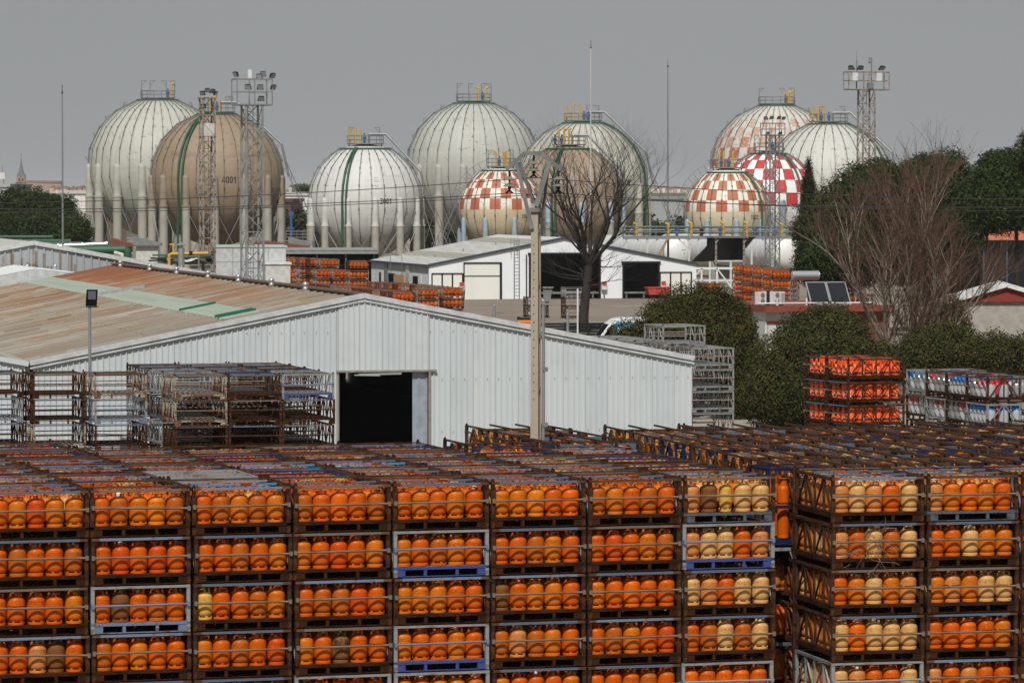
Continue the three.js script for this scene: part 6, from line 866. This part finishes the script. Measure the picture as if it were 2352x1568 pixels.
{
  const lightSteel = std([0.33, 0.34, 0.34], 0.45, 0.4, { map: mottle }), rusted = std(W1, 0.8, 0.1, { map: worn([0.34, 0.32, 0.29], [0.14, 0.06, 0.03], 0.5, 95) });
  let [g, H] = lattice('floodlight_tower', 'tall light grey lattice tower with many floodlights, left of centre', 579, 230, 240, 1.05, 0.95, [lightSteel, lightSteel], 14);
  headFrame(g, H, H + 1.42, 2.05, 1.1, lightSteel);
  for (const [x, y, ry, rx] of [[-1.15, 1.65, -0.9, 0.5], [0.5, 1.7, 0.2, 0.2], [1.1, 1.6, 0.9, 0.5], [-0.4, 0.95, -0.2, 0.5], [0.35, 0.95, 0.3, 0.3], [1.15, 0.95, 1.0, 0.5], [0.4, 0.3, 0.3, 0.5], [0.25, 1.55, -0.2, 0.3]]) flood(g, x, H + y, 0.5, ry - 0.35, rx, 0.9);
  mesh('control_cabinet', box(0.2, 0.5, 0.2, -0.2, H + 1.7, 0.2), M.white, g);
  [g, H] = lattice('floodlight_tower', 'rusty slim lattice tower in front of the brown sphere', 476, 285, 225, 0.86, 0.86, [rusted, rusted], 18);
  for (const [x, y, ry] of [[-0.5, 0.3, -0.9], [-0.45, -0.6, -0.9], [0.55, 0.3, 0.9], [0.3, 0.45, 0.2], [-0.1, 0.5, -0.1]]) flood(g, x, H + y, 0.4, ry, 0.5, 0.95); mesh('cabinet', [box(0.8, 0.9, 0.7, 0.0, H - 2.2, 0.1)], M.offWhite, g); mesh('top_ring', [box(1.1, 0.08, 1.1, 0, H, 0), box(1.0, 0.06, 1.0, 0, H - 1.2, 0)], rusted, g);
  [g, H] = lattice('floodlight_tower', 'rusty lattice tower with wide head frame and cabinets above the pines', 1990, 300, 205, 1.15, 0.9, [rusted, rusted], 16);
  headFrame(g, H, H + 1.25, 3.25, 0.9, rusted);
  for (const [x, ry] of [[-1.35, -0.7], [-0.55, 0], [1.2, 0.2]]) flood(g, x, H + 1.5, 0.2, ry, 0.9, 1.1);
  for (const x of [-1.15, 0.78]) mesh('cabinet', box(0.42, 0.58, 0.3, x, H + 0.9, 0.4), M.white, g); mesh('cabinet', box(0.42, 0.45, 0.3, 0.1, H + 0.25, 0.45), M.grey, g);
  mesh('aerial', [rod([-0.8, H, 0], [-0.8, H + 2.1, 0], 0.05, 5), rod([-0.8, H + 2.1, 0], [-0.8, H + 2.8, 0], 0.018, 4)], M.grey, g); mesh('camera_arm', [rod([0.4, H, 0], [0.4, H + 2.3, 0], 0.045, 5), rod([0.4, H + 2.3, 0], [0.24, H + 2.3, 0], 0.03, 4), new THREE.SphereGeometry(0.1, 8, 6).translate(0.24, H + 2.0, 0), rod([0.24, H + 2.3, 0], [0.24, H + 2.05, 0], 0.05, 6)], M.grey, g);
  [g, H] = lattice('floodlight_tower', 'slim galvanised lattice tower in front of the bright red checkered sphere', 1775, 350, 310, 0.95, 0.85, [M.steel, M.steel], 22);
  headFrame(g, H, H + 1.0, 1.75, 1.2, M.steel); for (const [x, y, ry] of [[-0.8, 1.4, -0.6], [-0.2, 1.45, 0], [0.5, 1.45, 0.2], [0.95, 1.4, 0.6], [-0.6, 0.1, -0.3], [0.6, 0.1, 0.3]]) flood(g, x, H + y, 0.3, ry, 0.6, 0.9);
  const mast = (px, d, yTop, r, m, label, y0 = 0) => { const h = hy(yTop, d), t = thing('lightning_mast', label, 'mast', [gx(px, d, h / 2), y0, -d]); mesh('lower_tube', rod([0, 0, 0], [0, h * 0.55, 0], r, 8, r * 0.85), m, t); mesh('upper_tube', rod([0, h * 0.55, 0], [0, h * 0.97, 0], r * 0.7, 8, r * 0.45), m, t); mesh('tip', [rod([0, h * 0.97, 0], [0, h, 0], 0.025, 5), new THREE.SphereGeometry(r * 0.9, 8, 6).translate(0, h * 0.97, 0)], M.dark, t); };
  mast(143, 262, 195, 0.075, M.steel, 'thin grey lightning mast at the far left before the pine');
  mast(1357, 400, 92, 0.095, M.offWhite, 'tallest white lightning mast right of the picture centre');
  mast(1534, 470, 137, 0.12, M.grey, 'thin dark lightning mast right of the middle spheres');
}
{ // concrete power pole
  const d = 78.9, P = V3(gx(1231, d, 6), 0, -d), g = thing('power_pole', 'concrete power pole with steel Y-shaped crossarm and glass insulators', 'power pole', P, -17 * D2R), H = 9.17;
  const taper = (q) => { const p = q.attributes.position; for (let i = 0; i < p.count; i++) { const f = 1 - 0.22 * p.getY(i) / H; p.setX(i, p.getX(i) * f); p.setZ(i, p.getZ(i) * f); } q.computeVertexNormals(); return q; };
  const pc = std(W1, 0.9, 0, { map: tex(128, 256, (u, v) => { const n = fbm(u, v, 4, 5, 171), b = fbm(u, v, 32, 2, 172); return mix3([0.3, 0.265, 0.2], [0.44, 0.395, 0.31], n * 0.6 + b * 0.4); }) });
  mesh('front_face', taper(box(0.175, H, 0.055, 0, H / 2, 0.1)), pc, g); mesh('rear_face', taper(box(0.175, H, 0.055, 0, H / 2, -0.1)), pc, g); mesh('web', taper(box(0.07, H, 0.15, -0.03, H / 2, 0)), pc, g);
  for (let y = 0.5; y < H; y += 1.02) mesh('rung', taper(box(0.17, 0.09, 0.16, 0, y, 0)), pc, g);
  mesh('cap', taper(box(0.19, 0.12, 0.27, 0, H - 0.06, 0)), pc, g);
  const holes = []; for (let y = 5.4; y < 8.5; y += 0.165) holes.push(new THREE.CylinderGeometry(0.011, 0.011, 0.01, 8).rotateX(Math.PI / 2).translate(-0.01, y, 0.128 * (1 - 0.22 * y / H) + 0.002)); mesh('bolt_holes', holes, M.black, g);
  const st = std([0.25, 0.26, 0.265], 0.5, 0.4, { map: mottle }), A = [[-0.58, 9.83], [-0.2, 10.14], [0.12, 10.14], [0.53, 9.83]];
  const arm = mesh('crossarm', [0, 1, 2].map((i) => [bar([...A[i], 0.08], [...A[i + 1], 0.08], 0.075, 0.02), bar([...A[i], 0.03], [...A[i + 1], 0.03], 0.015, 0.1)]), st, g);
  mesh('strut', [bar([-0.04, 8.68, 0.14], [-0.36, 9.96, 0.1], 0.07, 0.03), bar([-0.02, 9.0, -0.12], [-0.32, 9.96, 0.02], 0.05, 0.03)], st, g); mesh('strut', [bar([0.05, 9.12, 0.14], [0.31, 9.98, 0.1], 0.09, 0.03), bar([0.09, 8.9, -0.12], [0.27, 9.98, 0.02], 0.05, 0.03)], st, g); mesh('collar', box(0.22, 0.08, 0.3, 0, 9.05, 0), st, g);
  const glass = std([0.2, 0.22, 0.19], 0.2, 0.1), ins = [[-0.52, 9.8], [-0.03, 10.1], [0.47, 9.8]];
  ins.forEach(([x, y]) => { const s = mesh('insulator', [0, 1].map((k) => lathe([[0.02, 0.05], [0.05, 0.045], [0.075, 0.02], [0.13, 0.0], [0.13, -0.012], [0.04, -0.005], [0.02, -0.03]], 16).translate(x, y - 0.16 - k * 0.13, 0.05)), glass, g); mesh('fitting', [rod([x, y, 0.05], [x, y - 0.14, 0.05], 0.022, 6), rod([x, y - 0.12, 0.05], [x, y - 0.4, 0.05], 0.014, 6), box(0.05, 0.05, 0.05, x, y - 0.33, 0.05), rod([x - 0.07, y - 0.43, 0.05], [x, y - 0.37, 0.05], 0.018, 5), rod([x + 0.07, y - 0.43, 0.05], [x, y - 0.37, 0.05], 0.018, 5)], M.dark, s); });
  g.updateMatrixWorld(); const word = ['left', 'middle', 'right'], ends = [[[-40, 479.5, 84], [2400, 475, 82]], [[-40, 466, 88], [2400, 457.5, 86]], [[-40, 487.5, 92], [2400, 484, 90]]];
  ins.forEach(([x, y], i) => { const a = loc(g, x, y - 0.43, 0.05); [['left', 0], ['right', 1]].forEach(([w, e]) => { const b = at(...ends[i][e]), pts = []; for (let k = 0; k <= 16; k++) { const q = a.clone().lerp(b, k / 16); q.y -= 0.1 * 4 * (k / 16) * (1 - k / 16); pts.push(q); } const t = thing('power_line', `thin dark power line running ${w} from the ${word[i]} insulator`, 'power line', a); mesh('wire', new THREE.TubeGeometry(new THREE.CatmullRomCurve3(pts.map((q) => q.sub(a))), 32, 0.008, 5), M.wire, t); }); });
  const lp = thing('yard_lamp', 'grey floodlight on a thin pipe post right of the concrete pole', 'lamp', [gx(1248, 78.2, 5), 0, -78.2]), hh = hy(698, 78.2); mesh('post', rod([0, 0, 0], [0, hh, 0], 0.03, 8), M.galv, lp); mesh('clamp', [box(0.1, 0.08, 0.09, 0.04, hy(848, 78.2), 0), box(0.1, 0.08, 0.09, 0.04, hy(975, 78.2), 0)], M.steel, lp); mesh('bracket', box(0.16, 0.03, 0.08, 0.06, hh, 0), M.galv, lp); const hd = mesh('lamp_head', poly([[-0.03, 0.08], [0.09, 0.08], [0.13, 0.33], [-0.05, 0.33]], 0.12), M.grey, lp); mesh('visor', box(0.2, 0.025, 0.2, 0.05, 0.345, 0.05), M.galv, hd); hd.position.set(0.04, hh - 0.03, -0.05);
}
{ // lamp post on the left
  const d = 133.5, h = hy(704, d), g = thing('lamp_post', 'grey lamp post with black square floodlight in front of the rusty roof', 'lamp post', [gx(205, d, 5), 0, -d]); mesh('post', rod([0, 0, 0], [0, h, 0], 0.06, 10, 0.05), M.galv, g); mesh('bracket', [box(0.6, 0.06, 0.06, 0, h, 0), rod([0, h, 0], [0, h + 0.15, 0], 0.03, 6)], M.galv, g);
  const f = mesh('lamp_head', poly([[-0.17, -0.26], [0.17, -0.26], [0.2, 0.24], [-0.14, 0.24]], 0.1, 0.01), M.black, g); mesh('lens', box(0.25, 0.27, 0.015, 0.03, 0.06, 0.115), std([0.1, 0.11, 0.13], 0.15, 0.2), f); f.position.set(0.06, h + 0.3, 0); f.rotation.x = -0.12;
}
{ // small things in the yard
  const post = (px, y0, d, r, m, label) => { const h = hy(y0, d), t = thing('marker_post', label, 'post', [gx(px, d, 1), 0, -d]); mesh('shaft', rod([0, 0, 0], [0, h, 0], r, 8), m, t); mesh('cap', lathe([[r, h], [r * 1.15, h + 0.02], [r * 0.6, h + 0.07], [0.001, h + 0.08]], 10), m, t); return [t, h]; };
  post(1327, 666, 262, 0.06, M.white, 'thin white post left of the bare tree trunk'); post(1304, 721, 258, 0.09, M.galv, 'short grey post left of the thin white post');
  { const [t, h] = post(1135, 702, 255, 0.08, M.galv, 'grey post with a small box behind the ridge of the long warehouse'); mesh('box', [box(0.5, 0.12, 0.12, 0.35, h - 0.45, 0)], M.grey, t); }
  const s = thing('sign_board', 'black and orange notice board left of the concrete pole', 'sign', [gx(1207, 252, 2), 0, -252]), t0 = hy(727, 252), t1 = hy(752, 252);
  mesh('panel', box(1.05, t0 - t1, 0.06, 0, (t0 + t1) / 2, 0), M.dark, s);
  mesh('print', box(1.0, t0 - t1 - 0.04, 0.012, 0, (t0 + t1) / 2, 0.037), std(W1, 0.5, 0, { map: paint(256, 160, (c, W, H) => { c.fillStyle = '#161412'; c.fillRect(0, 0, W, H); c.fillStyle = '#f08018'; c.fillRect(0, 0, W, 50); c.fillStyle = '#7a4010'; for (let i = 0; i < 14; i++) c.fillRect(50 + i * 12, 20, 8, 10); c.fillStyle = '#e8e8e8'; for (let i = 0; i < 4; i++) { c.beginPath(); c.arc(50 + i * 40, 74, 12, 0, 7); c.fill(); } c.fillStyle = '#9a9a9a'; for (let j = 0; j < 3; j++) for (let i = 0; i < 16; i++) c.fillRect(44 + i * 11, 100 + j * 14, 7, 6); }) }), s);
  for (const x of [-0.45, 0.45]) mesh('post', box(0.07, t1, 0.07, x, t1 / 2, 0), M.grey, s);
  const gp = thing('process_pipe', 'fat green pipe lying across the yard behind the bare tree', 'pipe', [gx(1345, 282, 1), 0, -282]), y = hy(749, 282); mesh('run', rod([-1.4, y, 0], [4.2, y + 0.05, 0], 0.2, 12), M.green, gp); for (const x of [-1.2, 1.6, 3.6]) mesh('support', box(0.2, y - 0.1, 0.3, x, (y - 0.1) / 2, 0), M.dark, gp);
  const rk = thing('pipe_rack', 'low black pipe rack behind the right slope of the long warehouse', 'pipe rack', [gx(1320, 262, 1), 0, -262]); for (let i = 0; i < 5; i++) mesh('pipe', rod([-2.2, 0.25 + 0.16 * i, -0.25 * i], [2.4, 0.28 + 0.16 * i, -0.25 * i], 0.07, 7), M.dark, rk); for (const x of [-2, -0.6, 0.9, 2.2]) mesh('support', box(0.12, 1, 1.3, x, 0.5, -0.5), M.dark, rk);
  // van
  const v = thing('delivery_van', 'white and blue van with white letters, half hidden by the laurel', 'van', [gx(1372, 236, 1), 0, -236], 8 * D2R), prof = [[0, 0.35], [0.05, 0.75], [0.15, 0.95], [0.75, 1.75], [1.1, 2.0], [1.5, 2.08], [4.8, 2.08], [4.85, 0.35]];
  mesh('body', poly(prof, 1.8, 0.04).translate(0, 0, -1.8), std([0.72, 0.73, 0.74], 0.3), v);
  mesh('side_print', poly([[0.3, 0.5], [0.85, 1.7], [1.1, 1.85], [4.75, 1.85], [4.75, 0.5]], 0.012).translate(0, 0, 0.042), std([0.05, 0.28, 0.5], 0.35), v);
  mesh('lettering', box(2.2, 0.9, 0.012, 1.95, 1.15, 0.066), std(W1, 0.4, 0, { map: paint(256, 128, (c, W, H) => { c.fillStyle = css([0.05, 0.28, 0.5]); c.fillRect(0, 0, W, H); c.fillStyle = '#f4f6f8'; c.font = 'bold 74px sans-serif'; c.textBaseline = 'middle'; c.fillText('IN', 14, 40); c.font = 'bold 46px sans-serif'; c.fillText('IN', 14, 100); }) }), v);
  mesh('window', poly([[0.3, 1.0], [0.82, 1.72], [1.0, 1.72], [0.85, 1.0]], 0.012).translate(0, 0, 0.045), M.black, v); mesh('windscreen', box(0.85, 0.03, 1.5, 0.43, 1.4, -0.9, 0, 0, 0.927), M.black, v);
  for (const x of [0.85, 3.9]) for (const z of [-1.55, -0.15]) { const w = mesh('wheel', new THREE.CylinderGeometry(0.34, 0.34, 0.24, 20).rotateX(Math.PI / 2).translate(x, 0.34, z), M.black, v); mesh('rim', new THREE.CylinderGeometry(0.2, 0.2, 0.26, 14).rotateX(Math.PI / 2).translate(x, 0.34, z), M.silver, w); }
  mesh('headlight', box(0.1, 0.2, 0.3, 0.05, 0.8, -0.2), M.silver, v); mesh('bumper', box(0.2, 0.25, 1.8, 0.0, 0.42, -0.9), M.dark, v);
}
renderer.render(scene, camera);
